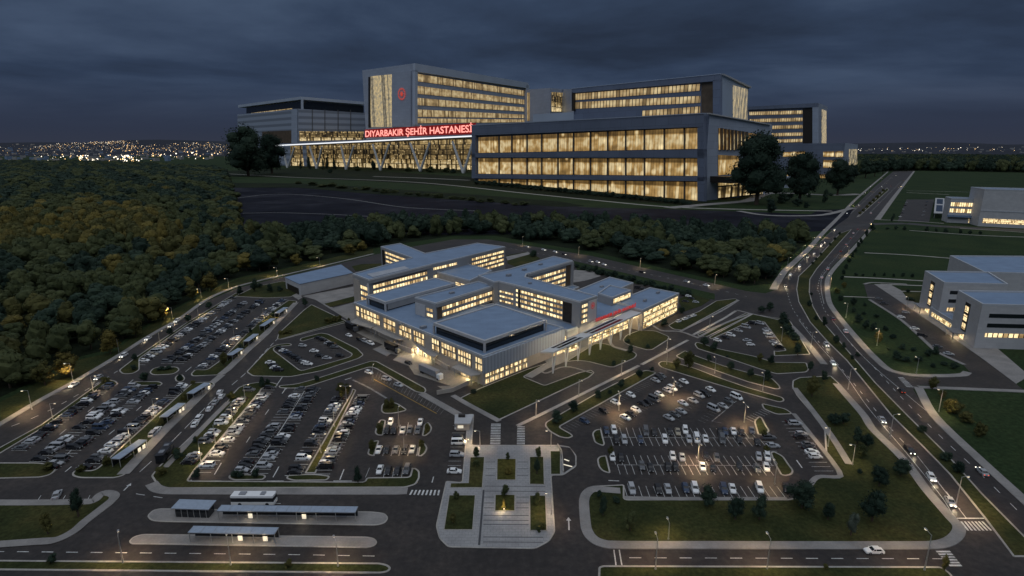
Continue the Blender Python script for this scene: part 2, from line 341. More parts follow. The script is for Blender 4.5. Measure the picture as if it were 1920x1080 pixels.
# ================================================================ the ground, roads, kerbs, lawns
mb = MB(); mb.prism([(-30000, -300), (30000, -300), (30000, 40000), (-30000, 40000)], -1, 0, 'grass_cool'); struct('ground', mb)
ASPH = [(-70, 842), (75, 755), (143, 717), (227, 667), (282, 632), (338, 600), (393, 562), (449, 539), (540, 517), (600, 503), (700, 478), (770, 463), (850, 449), (916, 449), (999, 462), (1110, 480), (1193, 499),
        (1277, 518), (1340, 532), (1400, 546), (1435, 550), (1458, 542), (1464, 530), (1479, 510), (1521, 471), (1586, 406), (1604, 386), (1640, 350), (1674, 322), (1700, 315), (1716, 318), (1713, 322), (1676, 366), (1640, 412),
        (1627, 430), (1595, 465), (1562, 498), (1547, 518), (1546, 542), (1550, 569), (1568, 595), (1598, 631), (1627, 664), (1666, 696), (1716, 708), (1808, 707), (1820, 699), (1805, 683), (1755, 658),
        (1690, 600), (1627, 558), (1620, 533), (1639, 533), (1675, 557), (1760, 615), (1845, 675), (1925, 735), (1845, 729), (1725, 722), (1712, 730), (1744, 780), (1845, 877), (1990, 1010), (2000, 1130), (-110, 1130)]
mb = MB(); mb.prism(PP(ASPH), 0, .03, 'asphalt'); struct('road', mb)
# dark paved field and the verges before the far hospital
mb = MB(); mb.prism(PP([(425, 352), (470, 346), (560, 347), (700, 357), (815, 366), (930, 374), (1050, 384), (1100, 389), (1245, 392), (1400, 397), (1600, 392), (1590, 408), (1555, 432), (1530, 434), (1300, 436), (900, 440), (455, 445), (440, 400)]), .0, .15, 'wet_asphalt'); struct('paved_field', mb)
mb = MB()
for px, w in (([(440, 372), (520, 364), (640, 372), (760, 389), (900, 396)], 3.0), ([(455, 400), (520, 399), (620, 402), (760, 410)], 2.2)): ribbon(mb, px, w, .15, .2, 'paint_worn')
struct('field_marking', mb)
mb = MB()
for px, w in (([(380, 323), (430, 326), (560, 333), (680, 337), (780, 342), (860, 349), (980, 362), (1130, 377), (1254, 388), (1400, 393), (1560, 396)], 9), ([(700, 331), (790, 334), (880, 338)], 14)): ribbon(mb, px, w, .0, .3, 'kerb')
ribbon(mb, [(1254, 390), (1320, 384), (1400, 377), (1450, 362), (1560, 366), (1612, 364)], 24, .0, .4, 'concrete')
ribbon(mb, [(1385, 396), (1440, 404), (1535, 404), (1600, 390)], 10, .0, .45, 'concrete')
struct('far_path', mb)
mb = MB(); mb.prism(PP([(1400, 397), (1520, 402), (1585, 368), (1560, 363), (1480, 366), (1420, 378), (1330, 384)]), 0, .25, 'grass_cool'); struct('grass_verge', mb)
mb = MB(); mb.prism(PP([(430, 343), (560, 344), (700, 352), (900, 366), (1050, 378), (1095, 386), (1050, 388), (900, 378), (700, 364), (560, 352), (430, 352)]), 0, .35, 'grass_dim')
mb.prism(PP([(400, 322), (520, 316), (700, 320), (890, 332), (1323, 378), (1420, 386), (1330, 388), (1100, 374), (900, 352), (700, 340), (560, 334), (400, 330)]), 0, .2, 'grass_dim'); struct('grass_verge', mb)
# far campus roads to the east
mb = MB()
for px, w in (([(1700, 419), (1760, 424), (1990, 436)], 22), ([(1560, 432), (1600, 424), (1640, 420), (1700, 419)], 16)): ribbon(mb, px, w, 0, .06, 'asphalt_old')
mb.prism(PP([(1683, 415), (1700, 374), (1752, 374), (1742, 417)]), 0, .08, 'asphalt'); struct('side_road', mb)
mb = MB()
for px, w in (([(1621, 474), (1700, 478), (1790, 485)], 2.6), ([(1582, 519), (1650, 522), (1735, 527)], 2.4), ([(1582, 556), (1640, 558)], 1.2), ([(1677, 546), (1730, 547)], 1.8), ([(1652, 533), (1735, 536)], 2.2),
              ([(1645, 412), (1700, 414), (1770, 419)], 3), ([(1700, 361), (1780, 365)], 4), ([(1700, 357.5), (1990, 364)], 2.5), ([(1705, 432), (1830, 441), (1990, 447)], 2.5), ([(1800, 428), (1990, 440)], 2.5)): ribbon(mb, px, w, 0, .12, 'kerb')
struct('footpath', mb)
mb = MB(); mb.prism(PP([(1639, 533), (1675, 557), (1760, 615), (1845, 675), (1905, 720), (1930, 705), (1860, 645), (1800, 608), (1725, 573), (1700, 558), (1690, 545), (1668, 533)]), 0, .16, 'concrete'); struct('forecourt', mb)
mb = MB(); mb.prism(PP([(1688, 556), (1738, 576), (1768, 566), (1735, 545), (1690, 540)]), 0, .1, 'grass'); struct('lawn', mb)
# pavements as raised ribbons
mb = MB()
RW = [([(-70, 838), (75, 751), (143, 714), (227, 664), (282, 629), (338, 597), (393, 559), (449, 536), (540, 514), (600, 500), (700, 476)], 2.6),
      ([(1714, 321), (1680, 365), (1645, 412)], 7), ([(1632, 430), (1600, 466), (1567, 500), (1553, 520), (1551, 542), (1556, 570), (1575, 597), (1605, 633), (1637, 668), (1670, 695), (1712, 704), (1770, 705), (1806, 703), (1814, 698)], 3.2),
      ([(1665, 322), (1632, 350), (1600, 378), (1578, 402), (1540, 440), (1515, 468), (1472, 508), (1457, 530), (1450, 543)], 5.0),
      ([(1808, 684), (1757, 660), (1692, 602), (1630, 562)], 1.8), ([(1620, 533), (1636, 530), (1700, 533)], 2.0),
      ([(1722, 727), (1752, 780), (1853, 877), (2000, 1010)], 3.2), ([(1722, 726), (1845, 731), (1990, 737)], 2.6),
      ([(284, 907), (293, 916), (308, 920.5), (340, 921.5), (740, 922), (764, 921)], 3.2),
      ([(428, 754), (375, 808), (310, 877)], 2.0), ([(790, 738), (825, 758), (866, 781)], 3.0), ([(849, 742), (880, 760), (936, 790)], 2.2),
      ([(1163, 921), (1112, 918), (1100, 926), (1095, 940), (1099, 990), (1107, 1006), (1120, 1016), (1142, 1022), (1400, 1023), (1745, 1023), (1768, 1020), (1786, 1012), (1797, 999), (1797, 988), (1783, 972), (1737, 919), (1695, 863), (1636, 805), (1620, 780), (1568, 720)], 2.8),
      ([(1171, 934), (1250, 936), (1476, 936)], 1.5), ([(1490, 728), (1520, 766), (1560, 820), (1592, 871)], 2.2), ([(1488, 776), (1520, 815), (1576, 893), (1534, 895), (1517, 912)], 1.6),
      ([(645, 603), (527, 636)], .8), ([(1484, 612), (1510, 640), (1545, 683)], 3.0), ([(1015, 690), (1022, 700), (1060, 688), (1110, 700)], .9),
      ([(1140, 632), (1150, 650), (1175, 658)], 1.6), ([(1208, 598), (1240, 620), (1275, 622), (1310, 634)], 1.4), ([(1275, 622), (1355, 582), (1385, 563)], 1.4),
      ([(1311, 632), (1360, 606), (1409, 588)], 1.6), ([(1382, 582), (1415, 590), (1460, 600)], 1.2)]
for px, w in RW: ribbon(mb, px, w, 0, .21, 'concrete')
for px in ([(970, 799), (1040, 765), (1110, 730), (1198, 686)], [(1203, 684), (1290, 638)], [(1300, 628), (1360, 596), (1380, 583)]): ribbon(mb, px, 1.5, 0, .2, 'kerb', smooth=False)
struct('pavement', mb)
def island(name, px, r=2.0, k=.45, top='grass', kerb='kerb', z=.17):
    o = roundp(PP(px), r); i = inset(o, k)
    mb = MB(); mb.ring(o, i, .0, z, kerb); struct('kerb', mb)
    mb = MB(); mb.prism(i, .02, z - .03, top); struct(name, mb)
GI = [([(222, 695), (252, 672), (350, 605), (402, 574), (443, 549), (450, 552), (405, 578), (352, 609), (262, 672), (262, 694), (250, 701), (230, 702)], 2),
      ([(279, 699), (287, 691), (299, 688), (333, 688), (338, 694), (326, 702), (287, 704)], 3),
      ([(357, 702), (366, 693), (388, 694), (416, 674), (462, 626), (505, 588), (541, 563), (558, 565), (505, 626), (467, 660), (433, 694), (419, 703), (361, 706)], 2),
      ([(327, 709), (333, 703), (343, 703), (348, 710), (343, 716), (330, 716)], 3),
      ([(447, 553), (477, 538), (530, 527), (563, 535), (560, 549), (545, 557), (500, 559), (440, 556)], 2),
      ([(519, 636), (522, 625), (569, 582), (584, 571), (647, 601), (653, 604), (528, 637)], 2),
      (B1z([(8, 620), (60, 655), (380, 662), (640, 612), (960, 505), (1000, 475), (950, 425), (700, 300), (640, 290), (465, 335), (458, 355), (480, 362), (620, 322), (655, 330), (900, 468), (885, 492), (480, 608), (455, 600), (245, 440), (242, 420), (270, 405), (385, 398), (395, 388), (370, 378), (270, 388), (205, 415), (150, 470)]), 1.5),
      (B1z([(280, 735), (430, 722), (600, 675), (1060, 527), (1110, 530), (1520, 755), (1528, 780), (1510, 800), (1440, 790), (1100, 590), (1050, 577), (525, 745), (400, 760), (285, 755)]), 2),
      (B1z([(1150, 895), (1143, 950), (1170, 973), (1260, 970), (1350, 948), (1362, 936), (1280, 882), (1200, 868)]), 2),
      ([(283, 893), (300, 873), (423, 757), (437, 738), (447, 727), (465, 720), (484, 717), (511, 717.5), (522, 721), (518, 726), (492, 728), (488, 735), (368, 879), (352, 902), (684, 904), (687, 896), (768, 895), (772, 879), (779, 878), (787, 884), (787, 897), (780, 909), (760, 915), (312, 916.5), (295, 911)], 1),
      (zc(280, 680, 4.32, [(638, 935), (650, 908), (930, 908), (950, 925), (920, 952), (680, 956)]), 2), (zc(280, 680, 4.32, [(1105, 940), (1120, 915), (1260, 905), (1350, 905), (1470, 920), (1440, 957), (1160, 960)]), 2),
      ([(658, 738), (661, 729), (668, 732), (592, 888), (571, 888)], .5),
      (B2z([(656, 115), (672, 60), (695, 25), (735, 30), (715, 133), (675, 133)]), 2), (B2z([(990, 60), (1020, 42), (1047, 80), (1035, 112), (1000, 137), (975, 135)]), 2),
      (B2z([(607, 255), (625, 195), (640, 172), (690, 165), (655, 272), (620, 268)]), 2), (B2z([(960, 198), (990, 182), (1017, 215), (1000, 252), (970, 275), (945, 270)]), 2),
      ([(-70, 884), (-60, 872), (75, 798), (190, 716), (200, 711), (218, 715), (222, 720), (216, 724), (196, 722), (80, 803), (-55, 884)], 1),
      (Z2([(1035, 115), (1060, 92), (1340, 92), (1372, 115), (1340, 137), (1060, 137)]), 2),
      ([(134, 890), (140, 882), (178, 883), (354, 724), (362, 718), (398, 716), (404, 722), (398, 728), (233, 892), (215, 897), (150, 897), (138, 894)], 2),
      ([(-40, 868), (75, 868), (97, 872), (107, 881), (95, 891), (75, 896), (-40, 899)], 2),
      ([(1121, 1090), (1122, 1064), (1130, 1061), (1765, 1063), (1785, 1078), (1790, 1090)], 1), ([(-110, 1050), (714, 1056), (728, 1060), (734, 1066), (728, 1073), (714, 1076), (-110, 1069)], 1.5),
      ([(860, 748), (898, 729), (985, 694), (1028, 680), (982, 707), (1021, 723), (1040, 716), (1085, 699), (1108, 694), (1115, 699), (1105, 708), (936, 788)], 1),
      (A5z([(720, 860), (920, 735), (980, 735), (1180, 790), (1207, 810), (1190, 835), (1050, 895), (1020, 895), (870, 857), (800, 850)]), 2),
      (A5z([(1105, 712), (1130, 680), (1220, 645), (1330, 650), (1420, 688), (1422, 706), (1310, 777), (1270, 780), (1130, 740)]), 2.5),
      (B4z([(765, 182), (830, 143), (970, 88), (1090, 15), (1220, 0), (1237, 10), (860, 215), (800, 207)]), 1.5),
      (B4z([(975, 252), (960, 243), (1200, 140), (1290, 98), (1335, 105), (1030, 258)]), 1),
      (B4z([(1335, 105), (1440, 122), (1520, 135), (1590, 150), (1727, 377), (1480, 388), (1478, 352), (1500, 357), (1558, 350), (1412, 157), (1330, 150), (1060, 275), (1040, 262)]), 1),
      (B4z([(943, 308), (955, 296), (975, 298), (1100, 338), (1350, 390), (1480, 430), (1700, 433), (1718, 480), (1700, 498), (1500, 510), (1400, 482), (1150, 397), (962, 338)]), 1.5),
      (B4z([(815, 388), (880, 350), (930, 378), (1150, 458), (1300, 498), (1470, 540), (1520, 590), (1525, 610), (1490, 612), (1300, 562), (960, 442), (840, 402)]), 1.5),
      (B4z([(693, 440), (720, 422), (800, 430), (940, 468), (1100, 530), (1300, 600), (1540, 668), (1555, 690), (1520, 702), (1200, 612), (900, 522), (720, 467)]), 2),
      (B4z([(1396, 715), (1405, 710), (1560, 745), (1610, 780), (1500, 784), (1410, 747)]), 1.5),
      (Z5([(1430, 62), (190, 750), (350, 840), (372, 868), (310, 895), (200, 880), (60, 800), (8, 730), (20, 690), (80, 655), (700, 300), (1170, 60), (1300, 28)]), 1.5),
      (Z7([(68, 160), (108, 115), (190, 100), (215, 210), (240, 300), (215, 327), (100, 282)]), 1.5), (Z7([(133, 500), (168, 460), (260, 448), (317, 690), (200, 655), (150, 592)]), 1.5),
      (Z8([(640, 0), (700, -60), (750, -40), (800, 60), (850, 130), (780, 180), (690, 175)]), 1.5), (Z8([(848, 402), (900, 390), (1020, 450), (1100, 570), (1157, 640), (1130, 690), (1050, 707), (985, 690), (900, 540)]), 1.5),
      ([(1171, 909), (1109, 912), (1093, 924), (1089, 938), (1094, 991), (1104, 1011), (1137, 1027), (1753, 1029), (1776, 1027), (1800, 1008), (1805, 991), (1787, 972), (1742, 919), (1701, 863), (1642, 805), (1626, 780), (1574, 720), (1558, 705),
        (1499, 708), (1486, 714), (1485, 725), (1493, 741), (1545, 803), (1548, 850), (1575, 894), (1532, 893), (1524, 905), (1510, 930), (1476, 937), (1171, 937)], 1),
      # the median of the avenue, in two lengths
      ([(1663, 352), (1667, 356), (1611, 406), (1605, 408)], .5),
      ([(1597, 430), (1574, 438), (1521, 495), (1497, 518), (1493, 542), (1497, 566), (1518, 604), (1550, 640), (1586, 675), (1621, 718), (1671, 780), (1728, 836), (1781, 891), (1844, 970), (1900, 1045), (1960, 1045), (1844, 928), (1776, 852), (1703, 780), (1642, 718),
        (1598, 667), (1562, 625), (1538, 598), (1525, 575), (1518, 548), (1519, 524), (1532, 504), (1568, 462)], .5),
      ([(-40, 1028), (-40, 945), (171, 945), (182, 927), (190, 922), (214, 922), (223, 931), (216, 942), (165, 981), (140, 1003), (104, 1019), (75, 1021)], 2)]
WARM = {0, 2, 5, 6, 9, 12, 20, 22, 32}
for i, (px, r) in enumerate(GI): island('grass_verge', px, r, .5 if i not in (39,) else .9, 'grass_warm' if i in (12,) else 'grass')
mb = MB()
for px, w in (([(-40, 1024), (75, 1016), (105, 1013), (138, 997), (160, 978), (211, 938), (215, 931), (208, 926), (192, 926), (180, 937), (172, 941), (75, 943), (-40, 943)], 2.6),): ribbon(mb, px, w, .14, .21, 'concrete')
for px, w in (([(555, 568), (500, 624), (462, 658), (430, 690), (415, 702)], 3.4), ([(394, 722), (316, 800), (231, 890)], 3.6)): ribbon(mb, px, w, .14, .22, 'concrete')
for px, w in (([(416, 703), (393, 722)], 3.2),): ribbon(mb, px, w, .02, .10, 'concrete')
struct('pavement', mb)
# bus islands
for px in ([(275, 968), (287, 957), (300, 954), (700, 960), (722, 963), (729, 972), (722, 982), (705, 986), (300, 979), (283, 977)], [(241, 1016), (250, 1007), (268, 1002), (690, 1007), (702, 1010), (708, 1017), (703, 1024), (690, 1028), (262, 1021), (246, 1021)]):
    island('bus_platform', px, 3.0, .35, 'concrete')
# plaza with its lawns
PL = [(889, 777), (877, 777), (866, 905), (836, 902), (817, 987), (823, 1010), (840, 1027), (1004, 1030), (1030, 1016), (1041, 998), (1034, 892), (1056, 892), (1081, 875), (1081, 855), (1068, 838), (1047, 835), (885, 835)]
island('plaza', PL, 1.0, .35, 'plaza')
for q in ([(352, 412), (450, 410), (435, 612), (220, 612), (225, 582), (340, 580)], [(528, 422), (655, 422), (653, 562), (525, 562)], [(740, 410), (835, 408), (840, 592), (740, 590)], [(875, 372), (945, 372), (945, 525), (878, 525)],
          [(215, 660), (390, 660), (372, 888), (180, 888)], [(515, 657), (648, 657), (648, 765), (512, 765)], [(740, 662), (848, 662), (857, 893), (742, 893)]):
    o = PP(B3z(q)); mb = MB(); mb.prism(o, .05, .26, 'kerb'); struct('kerb', mb)
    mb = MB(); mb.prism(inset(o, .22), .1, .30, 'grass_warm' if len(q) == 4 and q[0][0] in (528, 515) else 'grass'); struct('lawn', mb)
mb = MB(); mb.prism(PP([(-90, 800), (75, 716), (152, 674), (215, 660), (250, 630), (300, 598), (340, 574), (393, 545), (449, 522), (540, 503), (600, 489), (700, 465), (700, 474), (600, 498), (540, 512), (449, 534), (393, 557), (338, 595), (282, 627), (227, 662), (143, 712), (75, 749), (-90, 850)]), 0, .06, 'grass'); struct('grass_verge', mb)
mb = MB()
ribbon(mb, B3z([(442, 625), (428, 800), (412, 985)]), .55, .1, .165, 'paving_joint', smooth=False)
for y in (442, 487, 530): ribbon(mb, B3z([(455, y), (515, y)]), .22, .1, .16, 'paving_joint'); ribbon(mb, B3z([(662, y), (732, y)]), .22, .1, .16, 'paving_joint')
for y in (600, 632): ribbon(mb, B3z([(450, y), (845, y + 2)]), .22, .1, .16, 'paving_joint')
for y in (672, 710, 742): ribbon(mb, B3z([(445, y), (508, y)]), .22, .1, .16, 'paving_joint'); ribbon(mb, B3z([(655, y), (735, y)]), .22, .1, .16, 'paving_joint')
for y in (790, 822, 850, 932, 965): ribbon(mb, B3z([(440, y), (735 if y < 900 else 830, y + 2)]), .22, .1, .16, 'paving_joint')
struct('paving_joint', mb)
# ramp to the underground level beside the plaza
mb = MB(); rp = PP(B3z([(930, 340), (1010, 350), (1040, 405), (1040, 462), (968, 512), (955, 440)])); mb.prism(rp, .05, .17, 'asphalt'); struct('ramp', mb)
mb = MB()
for q in ([(925, 335), (950, 380), (962, 512)],): ribbon(mb, B3z(q), .35, .1, .9, 'kerb')
ribbon(mb, B3z([(968, 425), (1000, 437)]), .5, .17, .23, 'sign_panel'); ribbon(mb, B3z([(960, 458), (1020, 474)]), .5, .17, .23, 'sign_panel'); struct('ramp_kerb', mb)
# forecourts of the hospital
mb = MB()
mb.prism(PP(A5z([(440, 955), (600, 870), (560, 830), (1010, 640), (1245, 575), (1250, 597), (1140, 632), (1000, 700), (925, 732), (720, 858), (600, 905), (495, 968)])), .0, .15, 'concrete')
struct('forecourt', mb)
mb = MB()
yd = zc(640, 560, 6.0, [(80, 285), (200, 215), (1600, 800), (1500, 940), (1440, 975), (1190, 1050), (1080, 985), (1230, 985), (820, 850), (760, 760), (580, 690), (640, 640), (350, 570), (470, 520), (280, 440), (150, 370), (40, 300)])
mb.prism(PP(yd), .0, .14, 'yard'); struct('service_yard', mb)
mb = MB()
for q in ([(360, 575), (510, 650), (560, 620), (430, 548)], [(585, 690), (740, 740), (800, 700), (820, 620), (660, 650)]): mb.prism(PP(zc(640, 560, 6.0, q)), .1, .17, 'concrete')
mb.prism(PP(A4z([(240, 415), (330, 440), (620, 620), (700, 600), (600, 520), (600, 455), (450, 495), (390, 470), (600, 420), (590, 350)])), 0, .12, 'concrete'); mb.prism(PP(A4z([(85, 360), (130, 370), (230, 410), (240, 425), (215, 440)])), 0, .11, 'concrete')
struct('apron', mb)
mb = MB()
for q in ([(390, 468), (598, 415), (598, 450), (430, 490)], [(575, 215), (640, 200), (800, 195), (800, 235), (600, 245)]): mb.prism(PP(A4z(q)), .05, .2, 'grass')
mb.prism(PP(A5z([(325, 140), (470, 115), (550, 160), (420, 230), (330, 195)])), .02, .15, 'grass'); mb.prism(PP(A5z([(1480, 440), (1560, 400), (1700, 440), (1640, 480), (1520, 520)])), .02, .15, 'grass')
struct('lawn', mb)
mb = MB(); mb.prism(PP(A5z([(700, 160), (780, 190), (800, 240), (930, 250), (1020, 285), (1190, 330), (1500, 400), (1728, 440), (1728, 400), (1060, 245)])), .0, .12, 'grass_cool')
struct('lawn', mb)
mb = MB(); mb.prism(PP(A5z([(780, 240), (900, 245), (960, 280), (860, 310), (740, 330)])), .0, .17, 'concrete'); mb.prism(PP(A5z([(1170, 335), (1280, 340), (1330, 365), (1200, 390)])), .0, .17, 'asphalt'); mb.prism(PP(A5z([(320, 150), (470, 118), (490, 130), (330, 175)])), .0, .2, 'concrete'); struct('apron', mb)
# ---------------------------------------------------------------- painted markings
mk = MB(); mw_ = MB(); MZ = .045
def dash(px, L=3.0, gap=6.0, w=.16, mat='paint', mb=None, off=0.):
    pts = PP(px); pts = catmull(pts, 8) if len(pts) > 2 else pts
    acc = off; mb = mb or mk
    for i in range(len(pts) - 1):
        a, b = Vector(pts[i]), Vector(pts[i + 1]); l = (b - a).length; d = (b - a) / l; t = 0
        while t < l:
            ph = acc % (L + gap)
            if ph < L:
                e = min(l - t, L - ph); ribbon(mb, [tuple(a + d * t), tuple(a + d * (t + e))], w, MZ, MZ, mat, world=True)
            else: e = min(l - t, L + gap - ph)
            e = max(e, .01); t += e; acc += e
def solid(px, w=.16, mat='paint', z=MZ): ribbon(mk, px, w, z, z, mat)
dash([(-60, 1034), (75, 1035), (540, 1040), (712, 1043)], 2.9, 3.2, .22); dash([(1180, 1046), (1780, 1048)], 2.9, 3.2, .22)
dash([(-60, 830), (75, 778), (150, 738), (230, 690), (300, 648), (345, 618), (400, 582), (445, 556), (520, 533)], 2.6, 3.6, .28)
dash([(255, 926), (320, 936)], 3, 3, .2); dash([(500, 944), (640, 945)], 4, 60, .2)
dash([(404, 745), (350, 800), (300, 850), (262, 885)], 7, 2.5, .24); dash([(556, 600), (500, 656), (460, 700), (430, 726)], 5, 3, .3)
dash([(1475, 545), (1488, 582), (1530, 635), (1568, 680), (1610, 730), (1667, 800), (1730, 868), (1800, 955)], 3, 5, .22)
dash([(1535, 545), (1545, 580), (1568, 610), (1600, 650), (1640, 690), (1690, 745), (1760, 815), (1845, 895), (1960, 1010)], 3, 5, .22)
dash([(1563, 430), (1510, 480), (1480, 525)], 3, 6, .3); dash([(1610, 432), (1570, 480), (1540, 515), (1532, 545)], 3, 6, .3)
dash([(1590, 405), (1640, 360), (1680, 325)], 4, 8, .6); dash([(1630, 400), (1690, 340)], 4, 8, .6)
for q in ([(1498, 600), (1530, 641), (1582, 700), (1628, 765), (1700, 850), (1768, 935), (1790, 972)], [(1560, 600), (1592, 640), (1630, 680), (1700, 740), (1760, 790), (1845, 868)], [(1556, 500), (1541, 520), (1540, 545), (1545, 570)]): solid(q, .18)
solid([(1789, 972), (1845, 972)], .4); solid([(1812, 972), (1720, 855)], .18)
dash([(920, 459), (1100, 492), (1250, 521), (1400, 556)], 2.5, 5, .3)
for a, b in (([(519, 722), (534, 700)],) * 2,): solid(a, .3)
for x, y, dx_, dy_ in ((556, 778, 7, -11), (590, 820, 7, -11), (497, 778, 7, -10), (462, 830, 7, -11), (402, 890, 13, -22), (512, 895, 11, -20), (637, 900, 8, -20), (810, 905, 3, -11), (248, 676, 10, -9), (348, 697, 11, -9), (415, 645, 9, -8),
                       (398, 603, 9, -9), (112, 815, 12, -10), (204, 815, 11, -9), (165, 772, 11, -9), (256, 770, 9, -8), (122, 885, 12, -10), (283, 697, 12, -8), (240, 720, 10, -8), (408, 573, 8, -7), (496, 868, 8, -10), (350, 912, 9, -12)):
    solid([(x, y), (x + dx_, y + dy_)], .3)
for x0, x1, y in ((395, 415, 902), (500, 532, 902), (625, 660, 902)): solid([(x0, y), (x1, y)], .3)
solid(Z8([(1190, 500), (1262, 600)]), .35); solid(B6z([(365, 437), (438, 440)]), .35) if 0 else solid([(1141, 901), (1161, 902)], .35)
def hatch(q0, q1, n, w, mat='paint'):
    """zebra: n bars between the two side lines q0 and q1 (each a pair of pixels)"""
    a0, a1, b0, b1 = [Vector(P(*p)) for p in (*q0, *q1)]
    for i in range(n):
        t = (i + .5) / n; ribbon(mk, [tuple(a0.lerp(a1, t)), tuple(b0.lerp(b1, t))], w, MZ, MZ, mat, world=True)
hatch(((921, 794), (919, 834)), ((939, 794), (938, 834)), 13, .5); hatch(((970, 799), (969, 834)), ((984, 799), (984, 834)), 11, .5)
hatch(((770, 919), (827, 919)), ((765, 928), (825, 929)), 8, .5)
hatch(((1799, 978), (1845, 978)), ((1812, 995), (1862, 995)), 7, .5); hatch(((1753, 1032), (1782, 1063)), ((1780, 1032), (1805, 1063)), 6, .55); hatch(((1683, 707), (1700, 726)), ((1693, 707), (1714, 727)), 8, .5)
solid([(1151, 1031), (1155, 1060)], .3); solid([(1161, 1031), (1166, 1060)], .3)
def arrow(px, tip, w=.35):
    a, b = Vector(P(*px)), Vector(P(*tip)); d = (b - a).normalized(); n = Vector((-d.y, d.x))
    ribbon(mk, [tuple(a), tuple(b - d * 1.2)], w, MZ, MZ, 'paint', world=True)
    mk.face([(*(b - d * 1.4 - n * .65), MZ), (*(b - d * 1.4 + n * .65), MZ), (*b, MZ)], 'paint')
arrow((1067, 994), (1066, 970)); arrow((232, 920), (246, 906)); arrow((529, 738), (537, 727)); arrow((1290, 698), (1278, 690)) if 0 else None
solid(B1z([(1085, 680), (1350, 825), (1615, 970)]), .35, 'paint_yellow'); solid(B1z([(905, 685), (1040, 750), (1190, 840)]), .9, 'paint_worn'); solid(B1z([(840, 685), (895, 668)]), .4)
hatch((B1z([(1110, 610)])[0], B1z([(1700, 935)])[0]), (B1z([(1090, 660)])[0], B1z([(1660, 985)])[0]), 22, .12, 'paint_worn')
solid([(488, 735), (368, 879)], .3); solid([(571, 733), (526, 806), (470, 886)], .25); solid([(300, 855), (252, 735)], .01) if 0 else None
solid([(98, 880), (128, 850), (172, 805), (196, 784)], .25)
struct('road_marking', mk)
# ================================================================ vehicles
for nm, c in dict(car_white=(.86, .86, .84), car_silver=(.42, .43, .44), car_grey=(.12, .125, .13), car_black=(.012, .012, .014), car_blue=(.04, .062, .11), car_red=(.22, .02, .015), car_sand=(.38, .33, .24)).items():
    plain(nm, c, .28, var=.04, spec=.5)
plain('car_glass', (.01, .012, .015), .08, var=.1, spec=.7); plain('head_lens', (.62, .62, .60), .2, var=.1); plain('tail_lens', (.25, .015, .01), .3, var=.1)
CN = dict(w=('car_white', 'white'), s=('car_silver', 'silver'), g=('car_grey', 'grey'), k=('car_black', 'black'), b=('car_blue', 'blue'), r=('car_red', 'dark red'), y=('car_sand', 'sand coloured'))
KD = dict(saloon=(4.5, .88, .84, .92, 1.42, [(-1.75, -1.15), (.95, .25)]), hatchback=(4.1, .86, .86, 1.0, 1.47, [(-1.95, -1.6), (.95, .2)]), estate=(4.7, .92, .95, 1.02, 1.66, [(-2.2, -1.95), (1.1, .45)]), van=(5.1, .96, 1.0, 1.1, 2.0, [(-2.45, -2.35), (1.75, 1.1)]))
def car_body(mb, kind, paint):
    L_, w, zh, zb, zr, ((b0, t0), (b1, t1)) = KD[kind]; h = L_ / 2
    stn = [(-h, w * .86, zb * .80), (-h + .12, w * .95, zb * .97), (b0, w, zb), (b1, w, zb), (h - .35, w * .95, zh * .93), (h - .05, w * .84, zh * .74), (h, w * .8, zh * .62)]
    rows = []
    for x, hw, zt in stn: rows.append([(x, -hw, .26), (x, -hw, zt * .72), (x, -hw + .10, zt), (x, hw - .10, zt), (x, hw, zt * .72), (x, hw, .26)])
    for i in range(len(rows) - 1):
        for j in range(5): mb.face([rows[i][j], rows[i + 1][j], rows[i + 1][j + 1], rows[i][j + 1]][::-1], paint)
        mb.face([rows[i][5], rows[i + 1][5], rows[i + 1][0], rows[i][0]][::-1], 'tyre')
    mb.face(rows[0], paint); mb.face(rows[-1][::-1], paint)
    wi = w * .74; mb.box(((t0 + t1) / 2, 0, zr - .05), (t1 - t0 + .12, wi * 2 + .06, .06), paint)      # roof skin
    for sx in ((b0, t0), (b1, t1)):
        for sy in (-1, 1): mb.tube((sx[0], sy * (w - .12), zb - .02), (sx[1], sy * (wi), zr - .03), .045, .045, paint, 4)
    for sy in (-1, 1): mb.tube((.0, sy * (w - .1), zb - .02), (-.05, sy * wi, zr - .03), .04, .04, paint, 4); mb.box((b1 - .15, sy * (w + .07), zb - .02), (.16, .14, .13), paint)
def car_glass(mb, kind):
    L_, w, zh, zb, zr, ((b0, t0), (b1, t1)) = KD[kind]; wb, wi = w - .12, w * .74 - .02; z0, z1 = zb - .03, zr - .05
    lo = [(b0, -wb, z0), (b1, -wb, z0), (b1, wb, z0), (b0, wb, z0)]; hi = [(t0, -wi, z1), (t1, -wi, z1), (t1, wi, z1), (t0, wi, z1)]
    for i in range(4): mb.face([lo[i - 1], lo[i], hi[i], hi[i - 1]], 'car_glass')
    mb.face(hi, 'car_glass')
def wheel(mb, kind, sx, sy):
    L_, w = KD[kind][:2]; x = sx * L_ * .30; mb.tube((x, sy * (w - .2), .33), (x, sy * (w + .015), .33), .33, .33, 'tyre', 12); mb.tube((x, sy * (w + .01), .33), (x, sy * (w + .03), .33), .19, .17, 'hub', 8)
def lamp(mb, kind, sx, sy, mat):
    L_, w, zh, zb = KD[kind][:4]; z = (zh if sx > 0 else zb) * .6; x = sx * (L_ / 2 - .02); mb.box((x, sy * w * .60, z - .02), (.14, .34, .15), mat)
PART = {}
